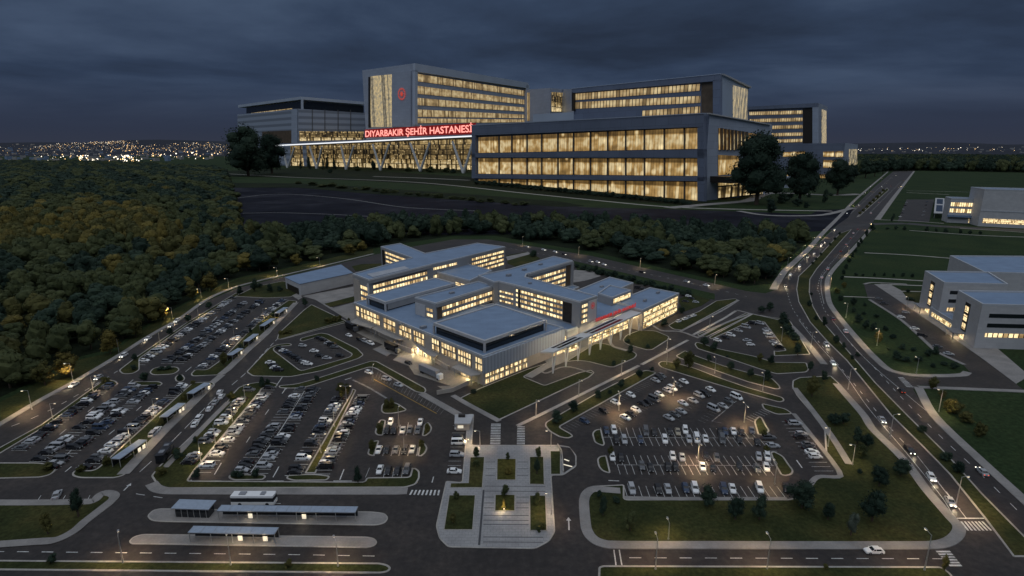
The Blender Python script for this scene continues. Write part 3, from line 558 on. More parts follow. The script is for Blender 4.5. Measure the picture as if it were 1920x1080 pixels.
def car_mesh(part, kind, paint=None, **k):
    key = (part, kind, paint, tuple(sorted(k.items())))
    if key not in PART:
        mb = MB()
        if part == 'body': car_body(mb, kind, paint)
        elif part == 'glass': car_glass(mb, kind)
        elif part == 'wheel': wheel(mb, kind, k['sx'], k['sy'])
        elif part == 'headlight': lamp(mb, kind, 1, k['sy'], k['m'])
        elif part == 'tail_light': lamp(mb, kind, -1, k['sy'], k['m'])
        elif part == 'all':
            car_body(mb, kind, paint); car_glass(mb, kind)
            for sx in (-1, 1):
                for sy in (-1, 1): wheel(mb, kind, sx, sy); lamp(mb, kind, sx, sy, k['m'] if sx > 0 else k['t'])
        PART[key] = mb.mesh(part if part != 'all' else 'car')
    return PART[key]
def put_car(name, x, y, rz, kind, c, label, cat, group, lit=False, small=False, tail=False):
    paint = CN[c][0]; hm = 'headlamp' if lit else 'head_lens'; tm = 'tail_lamp' if tail else 'tail_lens'
    if small:
        o = link(bpy.data.objects.new(name, car_mesh('all', kind, paint, m=hm, t=tm))); o.location = (x, y, .04); o.rotation_euler = (0, 0, rz); return tag(o, label, cat, group)
    t = thing(name, label, cat, (x, y, .04), group, rz)
    for nm, me in [('body', car_mesh('body', kind, paint)), ('window_glass', car_mesh('glass', kind))] + [('wheel', car_mesh('wheel', kind, sx=a, sy=b_)) for a in (-1, 1) for b_ in (-1, 1)] + \
            [('headlight', car_mesh('headlight', kind, sy=b_, m=hm)) for b_ in (-1, 1)] + [('tail_light', car_mesh('tail_light', kind, sy=b_, m=tm)) for b_ in (-1, 1)]:
        link(bpy.data.objects.new(nm, me), t)
    return t
CARS = []                     # every parked car: x, y, heading, kind, colour, row phrase, rank key
stall = MB()
rk = random.Random(11)
def kindpick(): return rk.choices(['saloon', 'hatchback', 'estate', 'van'], [.5, .22, .24, .04])[0]
def row(desc, a, b, n, occ, cols, axis=(1, 0), ln=5.2, pat=None, w=.19, mat='paint', flip=.5, skip=0):
    """n stalls from the near pixel a to the far pixel b, cars pointing along the world direction axis"""
    A, B = Vector(P(*a)), Vector(P(*b)); d = (B - A) / n; ax = Vector(axis).normalized(); rz = math.atan2(ax.y, ax.x)
    for i in range(n + 1):
        c = A + d * (i - .0); ribbon(stall, [tuple(c - ax * ln / 2), tuple(c + ax * ln / 2)], w, .05, .05, mat, world=True)
    for i in range(skip, n):
        if rk.random() < .55: q = A + d * (i + rk.uniform(.35, .65)) + ax * rk.uniform(-1.2, 1.2); stall.face([(q.x + .75 * math.cos(k) * rk.uniform(.5, 1), q.y + .6 * math.sin(k) * rk.uniform(.5, 1), .042) for k in (0, .9, 1.8, 2.7, 3.6, 4.5, 5.4)], 'oil_stain')
        if pat is not None: ch = pat[i] if i < len(pat) else '.'
        else: ch = rk.choice(cols) if rk.random() < occ else '.'
        if ch == '.': continue
        c = A + d * (i + .5) + ax * rk.uniform(-.3, .3)
        CARS.append((c.x, c.y, rz + (math.pi if rk.random() < flip else 0) + rk.uniform(-.03, .03), kindpick(), ch, desc))
def cars_at(desc, pts, vec):
    """single cars at pixels; vec = pixel direction of their long side"""
    for x, y, ch in pts:
        a, b = P(x, y), P(x + vec[0], y + vec[1]); CARS.append((a[0], a[1], math.atan2(b[1]-a[1], b[0]-a[0]) + rk.uniform(-.03, .03), kindpick(), ch, desc))
MIX = 'wwssggkkkkkb'; DK = 'wsskkkkkbgg'; LT = 'wwwssgkkky'
row('left verge row of the upper left car park', (262, 684), (438, 559), 43, .62, LT)
row('left middle row of the upper left car park', (312, 682), (458, 569), 42, .76, DK); row('right middle row of the upper left car park', (335, 682), (492, 564), 42, .74, DK)
row('row beside the upper shelters', (373, 694), (533, 561), 44, .74, MIX)
row('left verge row of the lower left car park', (36, 845), (210, 720), 30, .66, MIX); row('left middle row of the lower left car park', (62, 872), (254, 724), 32, .68, DK)
row('right middle row of the lower left car park', (92, 881), (290, 723), 33, .66, DK); row('row beside the lower shelters', (157, 882), (345, 723), 33, .74, MIX)
row('row on the grass edge by the bus lane', (338, 888), (468, 731), 28, .66, 'wwwsgkky'); row('second row from the grass edge', (380, 886), (507, 727), 28, .70, MIX)
row('third row from the grass edge', (450, 888), (564, 729), 27, .66, DK); row('fourth row from the grass edge', (487, 888), (590, 729), 27, .68, DK)
row('row left of the planted strip', (550, 892), (638, 743), 27, .74, MIX); row('row right of the planted strip', (603, 889), (682, 740), 27, .70, MIX)
# small bays in front of the plaza
cars_at('short bays near the triangular tree island', [(*B2z([p])[0], c) for p, c in (((765, 50), 'w'), ((740, 107), 'k'), ((787, 105), 'k'), ((848, 105), 's'), ((895, 102), 'g'), ((950, 107), 'g'), ((965, 50), 'w'))], (-4, 14))
cars_at('bays of the middle short row', [(*B2z([p])[0], c) for p, c in (((685, 238), 'w'), ((740, 238), 'k'), ((800, 238), 'g'), ((862, 242), 'k'), ((912, 235), 's'))], (-5, 14))
cars_at('bays by the lower kerb of the short rows', [(*B2z([p])[0], c) for p, c in (((693, 372), 'w'), ((750, 378), 'k'), ((810, 382), 'k'), ((875, 372), 'g'))], (-5, 14))
cars_at('bays along the plaza walkway', [(*B2z([p])[0], c) for p, c in (((1237, 88), 'w'), ((1228, 158), 'k'), ((1225, 188), 'w'), ((1212, 270), 's'), ((1195, 383), 'w'))], (12, 0))
for q in ([(720, 115), (735, 55)], [(765, 120), (775, 55)], [(820, 130), (832, 60)], [(870, 130), (885, 45)], [(920, 130), (935, 60)], [(655, 270), (668, 210)], [(712, 270), (722, 215)], [(767, 270), (780, 215)], [(820, 270), (832, 215)], [(880, 270), (890, 215)], [(940, 270), (950, 215)],
          [(595, 415), (622, 350)], [(716, 415), (728, 350)], [(776, 415), (788, 350)], [(838, 415), (848, 350)], [(898, 415), (910, 350)]): ribbon(stall, B2z(q), .13, .05, .05, 'paint')
for y in (65, 115, 140, 175, 210, 238, 305, 335): ribbon(stall, B2z([(1185 - (y - 65) * .12, y), (1270 - (y - 65) * .12, y)]), .13, .05, .05, 'paint')
cars_at('kite shaped car park by the service yard', [(*B1z([p])[0], c) for p, c in (((325, 448), 'w'), ((375, 478), 'k'), ((430, 505), 'k'), ((488, 542), 'g'), ((532, 560), 'w'), ((620, 340), 'k'), ((702, 385), 's'), ((752, 415), 'g'), ((485, 405), 's'),
         ((582, 450), 'w'), ((628, 488), 'k'), ((690, 510), 's'), ((800, 490), 'k'), ((290, 425), 'k'), ((352, 462), 'b'), ((405, 492), 'k'), ((460, 525), 'k'), ((510, 550), 'w'), ((655, 355), 'k'), ((735, 400), 'k'))], (20, 1))
cars_at('grassy corner bay by the bus road', [(*B1z([p])[0], c) for p, c in (((212, 548), 'w'), ((235, 570), 'k'), ((252, 592), 'w'), ((278, 610), 'k'))], (20, 0))
cars_at('service yard', [(*B1z([p])[0], c) for p, c in (((875, 318), 'w'), ((962, 350), 'k'), ((1010, 366), 's'), ((1060, 386), 'w'), ((1378, 552), 'k'))], (20, 8))
cars_at('bays under the yellow line', [(*B1z([p])[0], c) for p, c in (((1045, 632), 'w'), ((1192, 688), 's'), ((1292, 738), 's'))], (20, 6))
# right hand car park
V1 = (20, 9.5)
cars_at('kerb row under the tree verge', [(*Z5([p])[0], c) for p, c in (((1100, 358), 'w'), ((905, 452), 'w'), ((755, 560), 'k'), ((512, 688), 'b'), ((1410, 170), 's'), ((1490, 112), 'g'), ((1450, 140), 'k'))], V1)
cars_at('second diagonal row of the right car park', [(*Z5([p])[0], c) for p, c in (((1245, 470), 'k'), ((1320, 452), 'k'), ((1390, 412), 'g'), ((1165, 545), 'w'), ((1095, 598), 'k'), ((1030, 642), 'w'), ((1460, 350), 'w'), ((1560, 302), 's'), ((1620, 272), 'w'), ((1690, 232), 'g'), ((1770, 185), 'w'))], V1)
cars_at('third diagonal row of the right car park', [(*Z6([p])[0], c) for p, c in (((105, 350), 'w'), ((200, 325), 's'), ((262, 275), 's'), ((318, 262), 'k'), ((372, 218), 'w'))] + [(*Z5([p])[0], c) for p, c in (((1580, 645), 's'), ((1655, 602), 'g'), ((1735, 562), 's'))], V1)
cars_at('fourth diagonal row of the right car park', [(*Z6([p])[0], c) for p, c in (((400, 405), 's'), ((490, 378), 's'), ((548, 330), 'g'), ((620, 292), 'w'))], V1)
V2 = (4, 17)
cars_at('upper straight row of the right car park', [(*Z7([p])[0], c) for p, c in (((258, 135), 'b'), ((355, 135), 'w'), ((772, 155), 'g'), ((880, 165), 'k'), ((1085, 155), 'k'), ((1188, 155), 'y'), ((1287, 135), 'w'))] + [(*Z8([p])[0], c) for p, c in (((205, 150), 'k'), ((272, 145), 'b'), ((377, 145), 'w'), ((482, 150), 'k'), ((612, 135), 'b'))], V2)
cars_at('second straight row of the right car park', [(*Z7([p])[0], c) for p, c in (((390, 262), 'k'), ((490, 262), 's'), ((702, 255), 'b'), ((1020, 258), 'w'), ((1335, 255), 's'), ((1437, 248), 'w'), ((1550, 245), 'w'))] + [(*Z8([p])[0], c) for p, c in (((232, 252), 'g'), ((452, 252), 'k'), ((682, 282), 'k'))], V2)
cars_at('third straight row of the right car park', [(*Z7([p])[0], c) for p, c in (((335, 485), 'w'), ((447, 492), 'k'), ((1122, 475), 'w'), ((1245, 490), 's'), ((1560, 485), 'k'))] + [(*Z8([p])[0], c) for p, c in (((162, 492), 'g'), ((702, 475), 's'), ((812, 475), 'w'))], V2)
cars_at('fourth straight row of the right car park', [(*Z7([p])[0], c) for p, c in (((720, 595), 'g'), ((832, 622), 'k'), ((1060, 612), 'k'), ((1162, 612), 'k'), ((1512, 612), 'w'), ((1642, 622), 'k'))] + [(*Z8([p])[0], c) for p, c in (((452, 602), 'k'), ((682, 622), 'g'), ((800, 612), 'w'))], V2)
cars_at('bottom row of the right car park', [(*Z7([p])[0], c) for p, c in (((588, 905), 's'), ((932, 910), 'k'), ((1058, 902), 's'), ((1290, 895), 'b'), ((1412, 895), 'w'))] + [(*Z8([p])[0], c) for p, c in (((252, 892), 'b'), ((362, 885), 'w'), ((712, 878), 'w'), ((1050, 872), 'k'))], (5, 17))
cars_at('east kerb row of the right car park', [(*Z8([p])[0], c) for p, c in (((1170, 45), 's'), ((1130, 15), 'k'), ((1250, 178), 's'), ((1235, 215), 'k'), ((1330, 312), 'g'), ((1345, 360), 'k'), ((1385, 410), 'w'), ((1430, 470), 'w'), ((880, 330), 's'), ((830, 225), 'g'))], (18, 0))
cars_at('left row of the triangular car park', [(*B4z([p])[0], c) for p, c in (((1100, 288), 'w'), ((1150, 268), 'k'), ((1188, 252), 'w'), ((1240, 222), 's'), ((1290, 198), 's'), ((1335, 172), 'k'), ((1385, 172), 's'))], (18, 4))
cars_at('right row of the triangular car park', [(*B4z([p])[0], c) for p, c in (((1430, 215), 's'), ((1438, 238), 'w'), ((1455, 262), 's'), ((1478, 296), 's'), ((1498, 316), 'w'), ((1515, 332), 'k'), ((1300, 288), 's'), ((1322, 316), 'w'))], (18, 0))
cars_at('small verge bay by the east wing', [(*B4z([p])[0], c) for p, c in (((838, 158), 'w'), ((880, 142), 'w'), ((905, 132), 's'), ((938, 120), 'w'))], (18, -5))
cars_at('car park behind the east wing', [(*A5z([p])[0], c) for p, c in (((1550, 420), 'w'), ((1570, 435), 'k'), ((1530, 455), 'k'), ((1600, 460), 's'), ((1210, 365), 'k'), ((1240, 372), 'k'))], (18, 2))
cars_at('car park of the white east block', [(*B7z([p])[0], c) for p, c in (((995, 735), 'w'), ((1042, 778), 'k'), ((1210, 895), 's'), ((910, 662), 'w'), ((940, 632), 's'), ((770, 548), 'g'), ((800, 575), 'k'), ((1140, 850), 'g'))], (20, 2))
cars_at('left row by the far office block', [(1700, 380, 's'), (1697, 386, 'k'), (1694, 393, 's'), (1691, 400, 'k'), (1688, 407, 'w')], (20, 0)); cars_at('right row by the far office block', [(1738, 379, 'b'), (1736, 385, 'k'), (1735, 391, 'g'), (1733, 397, 's'), (1731, 404, 's')], (20, 0))
cars_at('bay of the lower left lawn', [(108, 930, 's')], (7, -12))
cars_at('kerb of the bus lane', [(*Z3([p])[0], c) for p, c in (((665, 122), 'w'), ((682, 165), 'w'), ((618, 225), 's'), ((560, 290), 'w'), ((455, 382), 'w'), ((412, 448), 'w'))], (11, -13))
cars_at('walkway between the lower shelters', [(*Z2([p])[0], c) for p, c in (((1310, 630), 'w'), ((1270, 670), 's'))], (11, -12))
# stall lines of the right hand car park
def lines(a, b, n, d, mat='paint_worn', w=.13):
    A, B = Vector(P(*a)), Vector(P(*b))
    D = Vector(P(a[0] + d[0], a[1] + d[1])) - A
    for i in range(n + 1):
        c = A.lerp(B, i / n); ribbon(stall, [tuple(c), tuple(c + D)], w, .05, .05, mat, world=True)
lines(Z7([(208, 205)])[0], Z8([(660, 212)])[0], 23, (-4, -17.5), 'paint'); lines(Z7([(308, 205)])[0], Z8([(700, 212)])[0], 23, (5.5, 16.5), 'paint')
lines(Z7([(285, 565)])[0], Z8([(880, 570)])[0], 23, (-5, -17.5), 'paint'); lines(Z7([(400, 565)])[0], Z8([(800, 570)])[0], 21, (5.5, 18.5), 'paint')
lines(Z7([(530, 985)])[0], Z8([(1040, 975)])[0], 21, (-6, -20), 'paint')
ribbon(stall, Z7([(210, 208)]) + Z8([(700, 218)]), .13, .05, .05, 'paint', smooth=False); ribbon(stall, Z7([(400, 570)]) + Z8([(900, 572)]), .13, .05, .05, 'paint', smooth=False)
lines(Z5([(240, 745)])[0], Z5([(1430, 85)])[0], 38, (15.5, 7.5)); lines(Z5([(860, 700)])[0], Z5([(1640, 210)])[0], 24, (15, 7.5)); lines(Z6([(0, 470)])[0], Z6([(330, 190)])[0], 14, (13, 6)); lines(Z6([(250, 500)])[0], Z6([(560, 260)])[0], 12, (14, 6))
lines(Z6([(700, 480)])[0], Z6([(860, 400)])[0], 6, (17, 8), 'paint'); lines(Z8([(1000, 5)])[0], Z8([(1420, 640)])[0], 13, (30, 0), 'paint'); lines(Z8([(740, 225)])[0], Z8([(800, 385)])[0], 4, (20, 0), 'paint')
ribbon(stall, Z6([(620, 320), (385, 515), (475, 530)]), .35, .05, .05, 'paint_worn', smooth=False)
lines(B4z([(1100, 275)])[0], B4z([(1380, 150)])[0], 10, (9, 4)); lines(B4z([(1395, 205)])[0], B4z([(1475, 330)])[0], 8, (18, 1)); lines((66, 945), (160, 945), 4, (11, -16), 'paint')
lines(B1z([(270, 430)])[0], B1z([(480, 600)])[0], 9, (20, 0)); lines(B1z([(620, 330)])[0], B1z([(840, 475)])[0], 7, (-18, 0)); lines(B7z([(720, 520)])[0], B7z([(1150, 850)])[0], 18, (16, 2))
struct('stall_marking', stall)
CARS = [c for c in CARS if c[1] > 60]
CARS.sort(key=lambda c: c[0]**2 + c[1]**2)
near, rest = CARS[:300], CARS[300:]
cnt = {}
GRP = 'cars parked in the hospital car parks'
for x, y, rz, kind, ch, desc in near:
    k = (desc, ch); i = cnt.get(k, 0); cnt[k] = i + 1; cn = CN[ch][1]; d = math.hypot(x, y)
    put_car('parked_car', x, y, rz, kind, ch, '%s %s car from near end, %s' % (ORD[i], cn, desc), 'car', GRP, small=d > 235)
mb = MB()
for x, y, rz, kind, ch, desc in rest:
    k0 = len(mb.v); tmp = MB(); car_body(tmp, kind, CN[ch][0]); car_glass(tmp, kind)
    for sx in (-1, 1):
        for sy in (-1, 1): wheel(tmp, kind, sx, sy)
    co, si = math.cos(rz), math.sin(rz); mb.v += [(x + a * co - b * si, y + a * si + b * co, c + .04) for a, b, c in tmp.v]
    mb.f += [tuple(i + k0 for i in f) for f in tmp.f]; mb.m += [mb.mi(tmp.slots[i]) for i in tmp.m]; mb.uv += tmp.uv
tag(mb.build('parked_cars'), 'the many small distant cars filling the far ends of the car parks', 'cars', kind='stuff')
# ---- driving cars with their lamps on
def drive(desc, pts, cols, toward, path, group, cat='car'):
    pth = [Vector(p) for p in PP(path)]
    for i, (x, y) in enumerate(sorted(pts, key=lambda p: -p[1])):
        c = Vector(P(x, y)); j = min(range(len(pth) - 1), key=lambda k: (pth[k].lerp(pth[k + 1], .5) - c).length); d = pth[j + 1] - pth[j]
        rz = math.atan2(d.y, d.x) + (math.pi if toward else 0); ch = cols[i % len(cols)]; kk = ['saloon', 'hatchback', 'estate'][i % 3]
        o = put_car('moving_car', c.x, c.y, rz, kk, ch, '%s car driving %s from the near end on %s' % (CN[ch][1], ORD[i], desc), cat, group, lit=True, small=c.length > 330, tail=not toward)
        if toward and c.length < 900:
            f = Vector((math.cos(rz), math.sin(rz))); ld = bpy.data.lights.new('headlight_beam', 'SPOT'); ld.energy = 650; ld.color = (1, .82, .55); ld.spot_size = R(55); ld.spot_blend = .8; ld.shadow_soft_size = .3
            lo = link(bpy.data.objects.new('headlight_beam', ld)); lo.location = (c.x + f.x * 2.4, c.y + f.y * 2.4, .9); lo.rotation_euler = (R(72), 0, rz - math.pi / 2); 
LA = [(1790, 960), (1730, 868), (1667, 800), (1610, 730), (1568, 680), (1530, 635), (1488, 582), (1478, 530), (1510, 480), (1563, 430), (1600, 390), (1640, 352), (1690, 322)]
LB = [(1845, 895), (1760, 815), (1690, 745), (1640, 690), (1600, 650), (1568, 610), (1545, 580), (1538, 545), (1550, 505), (1580, 468), (1615, 430), (1640, 395), (1705, 325)]
drive('the inbound avenue', B7z([(490, 105), (430, 185), (405, 205), (360, 258), (318, 280), (268, 338), (208, 392), (178, 465), (435, 838), (478, 955)]) + B6z([(840, 35), (1025, 242), (1172, 425), (1300, 590)]) + A3z([(1185, 818), (1147, 860), (1103, 942), (1025, 998), (1258, 820), (1290, 795), (1325, 763), (1350, 745), (1390, 728), (1415, 700), (1450, 690)]),
      'swkswsgwsk', True, LA, 'cars driving on the avenue')
drive('the outbound avenue', B7z([(637, 102), (608, 128), (592, 160), (562, 200), (528, 242), (445, 357), (408, 410), (477, 672), (557, 752)]) + B6z([(1515, 385)]) + [(1690, 735)] + A3z([(1235, 925), (1185, 997), (1320, 815)]), 'skwbwsk', False, LB, 'cars driving on the avenue')
drive('the road below the wood', A7z([(285, 805), (450, 757), (620, 607), (785, 492), (940, 405), (980, 372)]), 'wsw', True, [(75, 765), (143, 726), (227, 676), (282, 642), (338, 608), (393, 571), (449, 546)], 'cars driving below the wood')
drive('the road behind the hospital', A5z([(460, 84), (572, 106), (650, 119), (710, 136), (890, 185), (938, 189), (980, 205), (1237, 258), (1537, 321), (1670, 346)]), 'wskw', True, [(1340, 538), (1277, 525), (1193, 508), (1110, 488), (999, 470), (916, 457)], 'cars driving behind the hospital')
put_car('moving_car', *P(1638, 1036), math.pi, 'saloon', 'w', 'large white saloon car driving alone on the bottom road', 'car', 'cars driving on the avenue', lit=False)
def bus(label, px, vec, col, L_=12., h=3.1):
    a, b = P(*px), P(px[0] + vec[0], px[1] + vec[1]); rz = math.atan2(b[1]-a[1], b[0]-a[0]); t = thing('bus', label, 'bus', (a[0], a[1], .04), rz=rz)
    m = MB(); w = 2.5
    m.prism([(-L_/2, -w/2), (L_/2 - .25, -w/2), (L_/2, -w/2 + .3), (L_/2, w/2 - .3), (L_/2 - .25, w/2), (-L_/2, w/2)], .35, 1.25, col, col, True); m.prism([(-L_/2, -w/2), (L_/2 - .3, -w/2), (L_/2-.1, 0), (L_/2 - .3, w/2), (-L_/2, w/2)], 2.5, h, col); m.build('body', t, (0, 0, 0))
    m = MB(); m.prism([(-L_/2 + .05, -w/2 + .04), (L_/2 - .2, -w/2 + .04), (L_/2 - .2, w/2 - .04), (-L_/2 + .05, w/2 - .04)], 1.25, 2.5, 'dark_glass'); m.build('window_band', t, (0, 0, 0))
    for x, s in ((L_ * .22, 1.2), (-L_ * .25, 1.8)): m = MB(); m.box((x, 0, h), (s, 1.4, .28), 'metal_grey'); m.build('roof_unit', t, (0, 0, 0))
    for sx in (-.3, .33):
        for sy in (-1, 1): m = MB(); m.tube((L_*sx, sy*(w/2 - .3), .5), (L_*sx, sy*(w/2 + .02), .5), .5, .5, 'tyre', 12); m.build('wheel', t, (0, 0, 0))
    for sy in (-1, 1): m = MB(); m.box((L_/2 - .02, sy * .9, .7), (.1, .35, .2), 'head_lens'); m.build('headlight', t, (0, 0, 0))
    return t
bus('white bus with dark windows waiting behind the long shelter', (478, 944), (20, 0), 'car_white')
bus('dark coach with pale cab parked at the kerb of the bus lane', Z3([(112, 765)])[0], (10, -14), 'car_black', 9.0, 3.0)
def lorry(label, px, vec, col, L_, cabc='car_white'):
    a, b = P(*px), P(px[0] + vec[0], px[1] + vec[1]); rz = math.atan2(b[1]-a[1], b[0]-a[0]); t = thing('lorry', label, 'lorry', (a[0], a[1], .1), rz=rz, group='lorries in the service yard')
    m = MB(); m.box((-1.2, 0, 1.0), (L_, 2.5, 2.7), col); m.build('trailer', t, (0, 0, 0)); x = L_ / 2 + .2
    m = MB(); m.prism([(x - .9, -1.2), (x + .9, -1.2), (x + 1.1, -.9), (x + 1.1, .9), (x + .9, 1.2), (x - .9, 1.2)], .5, 2.7, cabc); m.build('cab', t, (0, 0, 0)); m = MB(); m.box((x + 1.02, 0, 1.7), (.1, 2.0, .7), 'dark_glass'); m.build('windscreen', t, (0, 0, 0))
    m = MB(); m.box((-1.0, 0, .6), (L_ + 2, .9, .38), 'mullion'); m.build('chassis', t, (0, 0, 0))
    for sx in (-L_/2 + .2, -L_/2 + 1.5, L_/2 - .1):
        for sy in (-1, 1): m = MB(); m.tube((sx, sy*.9, .5), (sx, sy*1.26, .5), .5, .5, 'tyre', 10); m.build('wheel', t, (0, 0, 0))
lorry('long grey trailer lorry with a dark side parked nearest the plaza in the service yard', zc(640, 560, 6, [(1010, 870)])[0], (20, 9), 'metal_grey', 12)
lorry('dark box lorry standing midway along the service yard', zc(640, 560, 6, [(580, 590)])[0], (20, 9), 'car_black', 9, 'car_grey'); lorry('dark box lorry at the far end of the service yard beside a white car', zc(640, 560, 6, [(120, 350)])[0], (20, 10), 'car_black', 9, 'car_grey')
# ================================================================ the cross shaped hospital
O2 = Vector(P(900, 723)); UA = R(46.5); Uv = Vector((math.cos(UA), math.sin(UA))); Vv = Vector((-Uv.y, Uv.x))
def UV(u, v): return tuple(O2 + Uv * u + Vv * v)
HB = thing('hospital_building', 'low sprawling hospital with cross shaped ward blocks and blue grey roofs amid the car parks', 'hospital', (O2.x, O2.y, 0))
def blk(name, uvq, z0, z1, wall, roof='roof', rim='parapet', rw=.6, rh=.7):
    poly = [UV(*p) for p in uvq]
    if sum(poly[i - 1][0] * poly[i][1] - poly[i][0] * poly[i - 1][1] for i in range(len(poly))) < 0: poly = poly[::-1]
    m = MB(); m.prism(poly, z0, z1, wall); o = m.build(name, HB)
    m = MB(); m.prism(inset(poly, .15), z1 + .005, z1 + .05, roof); m.build('roof', o, HB.location)
    m = MB(); m.ring(inset(poly, -.05), inset(poly, rw), z1 - .15, z1 + rh, rim); m.build('parapet', o, HB.location)
    return o
def edge(uvq, i): return UV(*uvq[i]), UV(*uvq[(i + 1) % len(uvq)])
def bands(par, p, q, a, b, zs, h, mat='lit_ward', nm='window_band', d=.12):
    for z in zs: m = MB(); m.slab(p, q, a, b, z, z + h, mat, .0, d, side='mullion'); m.build(nm, par, HB.location)
def panel(par, p, q, a, b, z0, z1, mat, nm='wall_panel', d=.25): m = MB(); m.slab(p, q, a, b, z0, z1, mat, 0, d); return m.build(nm, par, HB.location)
pod = [(9.5, 113), (1, -1), (54.5, -1), (54.5, 60), (70, 62), (70, 113)]
po = blk('podium_block', pod, 0, 12.5, 'wall_warm')
p, q = UV(9.5, 113), UV(1, -1)
def along(px, z, p, q):
    """metres along the line p->q that the photo column px meets at height z"""
    k = (px - 960) / F; f = lambda g: g[0] - k * (g[1] * ct - (z - CH) * st)
    fa, fb = f(p), f(q); return fa / (fa - fb) * math.dist(p, q)
zz = lambda x: 640 + x / 6.0
for g0, g1, n in ((168, 205, 1), (222, 435, 6), (475, 612, 4), (650, 790, 4), (815, 935, 4), (1020, 1105, 3), (1125, 1290, 5), (1315, 1462, 5), (1510, 1590, 3)):
    a, b = along(zz(g0), 9, p, q), along(zz(g1), 9, p, q); w = (b - a) / n
    for i in range(n):
        for z0, z1 in ((9.2, 11.5), (5.9, 8.6)): m = MB(); m.slab(p, q, a + w * i + .25, a + w * (i + 1) - .2, z0, z1, 'lit_room', 0, .1, side='mullion'); m.build('window', po, HB.location)
    m = MB()
    for i in range(n + 1): m.slab(p, q, a + w * i - .18, a + w * i + .18, 5.6, 11.8, 'mullion' if i % 2 else 'wall_warm', 0, .22)
    m.build('window_pier', po, HB.location)
for g0, g1 in ((872, 930), (945, 1010), (1350, 1400), (1410, 1450)):
    a, b = along(zz(g0), 2, p, q), along(zz(g1), 2, p, q); m = MB(); m.slab(p, q, a, b, .3, 3.2, 'lit_room', 0, .1, side='mullion'); m.build('door', po, HB.location)
# short side with ribbed cladding over two rows of lit windows
p, q = UV(1, -1), UV(54.5, -1)
panel(po, p, q, -.4, 53.5, 5.6, 12.6, 'ribbed_cladding', 'ribbed_cladding', .9)
for i in range(9): bands(po, p, q, 1.0 + i * 3.0, 3.2 + i * 3.0, (2.9, .4), 1.9, 'lit_room', 'window', .12)
bands(po, p, q, 46, 53, (.4, 2.6), 1.7, 'lit_room', 'window', .12)
# middle podium behind the entrance canopy, and the east wing
mid = [(54.8, -3.2), (113, -3.2), (121, 41), (54.8, 60)]; mo = blk('entrance_block', mid, 0, 11.5, 'wall_grey')
p, q = edge(mid, 0); bands(mo, p, q, 1, 54, (.4, 3.2), 2.4, 'lit_hall', 'window_band'); panel(mo, p, q, 1, 56, 6.2, 8.2, 'wall_grey')
p, q = UV(54.8, 8), UV(54.8, -3.2); bands(mo, p, q, .5, 10.8, (.6, 3.4, 6.4), 2.5, 'lit_hall')
ew = [(110.5, -11.2), (158, -7.8), (158.4, 12.4), (136, 11), (138, 24), (162.6, 26.8), (166.6, 47.8), (121.6, 41.4), (113, 20)]
eo = blk('east_wing', ew, 0, 11.5, 'wall_warm'); p, q = edge(ew, 0); bands(eo, p, q, .8, 45.5, (1.0, 4.4, 7.8), 2.7, 'lit_hall')
sb = [(106.9, 6.5), (128.9, 7.8), (131.1, 24.2), (109.7, 17.9)]; so_ = blk('roof_house', sb, 11.5, 16, 'wall_grey'); bands(so_, *edge(sb, 0), 1.5, 21, (12.6,), 2.6, 'lit_hall')
rb = blk('link_roof', [(56, 55), (120, 35), (126, 112), (75, 128), (20, 113)], 0, 10, 'wall_grey')
# pavilions on the podium roof with dark glazed sides under a white rim
for bx in ([(6.6, 38), (5.3, 2.5), (46.1, 3), (49.9, 40.1)], [(13.1, 104.5), (12.1, 85.5), (66, 91.5), (67.5, 112)]):
    poly = [UV(*c) for c in bx]; m = MB(); m.prism(inset(poly, .8), 12.4, 17, 'dark_glass'); o = m.build('roof_pavilion', HB)
    m = MB(); m.prism(inset(poly, .4), 16.9, 17.4, 'roof'); m.build('roof', o, HB.location); m = MB(); m.ring(inset(poly, -.15), inset(poly, .9), 16.5, 17.9, 'wall_pale'); m.build('parapet', o, HB.location)
    for c in poly: m = MB(); m.box((*c, 12.4), (.8, .8, 4.2), 'wall_pale', UA); m.build('corner_post', o, HB.location)
p, q = UV(12.1, 85.5), UV(66, 91.5); panel(HB, p, q, 1.5, 52, 13.2, 16.6, 'wall_grey', 'wall_panel', -.2); m = MB(); m.slab(p, q, 8, 26, 14.2, 15.6, 'lit_ward', -.2, -.1); m.build('window_band', HB)
# front cross: two ward wings, hub and the tall front tower
aw = [(20.3, 70.5), (20.5, 53.6), (66.8, 59.4), (68.5, 73.5)]; ao = blk('ward_wing', aw, 12.4, 21, 'wall_grey')
p, q = edge(aw, 1); panel(ao, p, q, .9, 4.2, 13, 19, 'brown_panel'); bands(ao, p, q, 4.6, 45, (13.6, 16.9), 1.7)
p, q = edge(aw, 0); panel(ao, p, q, .6, 8.5, 12.6, 19, 'wall_pale'); bands(ao, p, q, 9.5, 14.5, (13.6, 16.4), 1.5); m = MB(); m.slab(*edge(aw, 1), .2, 46.3, 19.4, 21.2, 'wall_grey', 0, 1.0); m.build('eaves', ao, HB.location)
tw = [(63.7, -3.6), (78.6, -3.1), (86.2, 52.6), (92.8, 57.4), (144.2, 62.6), (147.7, 82), (96.8, 74.6), (70, 75.5), (64.6, 56.5), (67.6, 56), (67.4, 43.2)]
to = blk('ward_tower', tw, 0, 24, 'wall_grey')
p, q = edge(tw, 10); ln = math.dist(p, q); bands(to, p, q, 4.5, ln - 11.5, (13.0, 15.7, 18.4, 21.0), 1.35); bands(to, p, q, 1.0, 2.8, (13.0, 15.7, 18.4, 21.0), 1.35); panel(to, p, q, ln - 11, ln - 4.5, 12.4, 22.6, 'dark_panel'); panel(to, p, q, 3.0, 4.2, 12.4, 22.8, 'dark_panel')
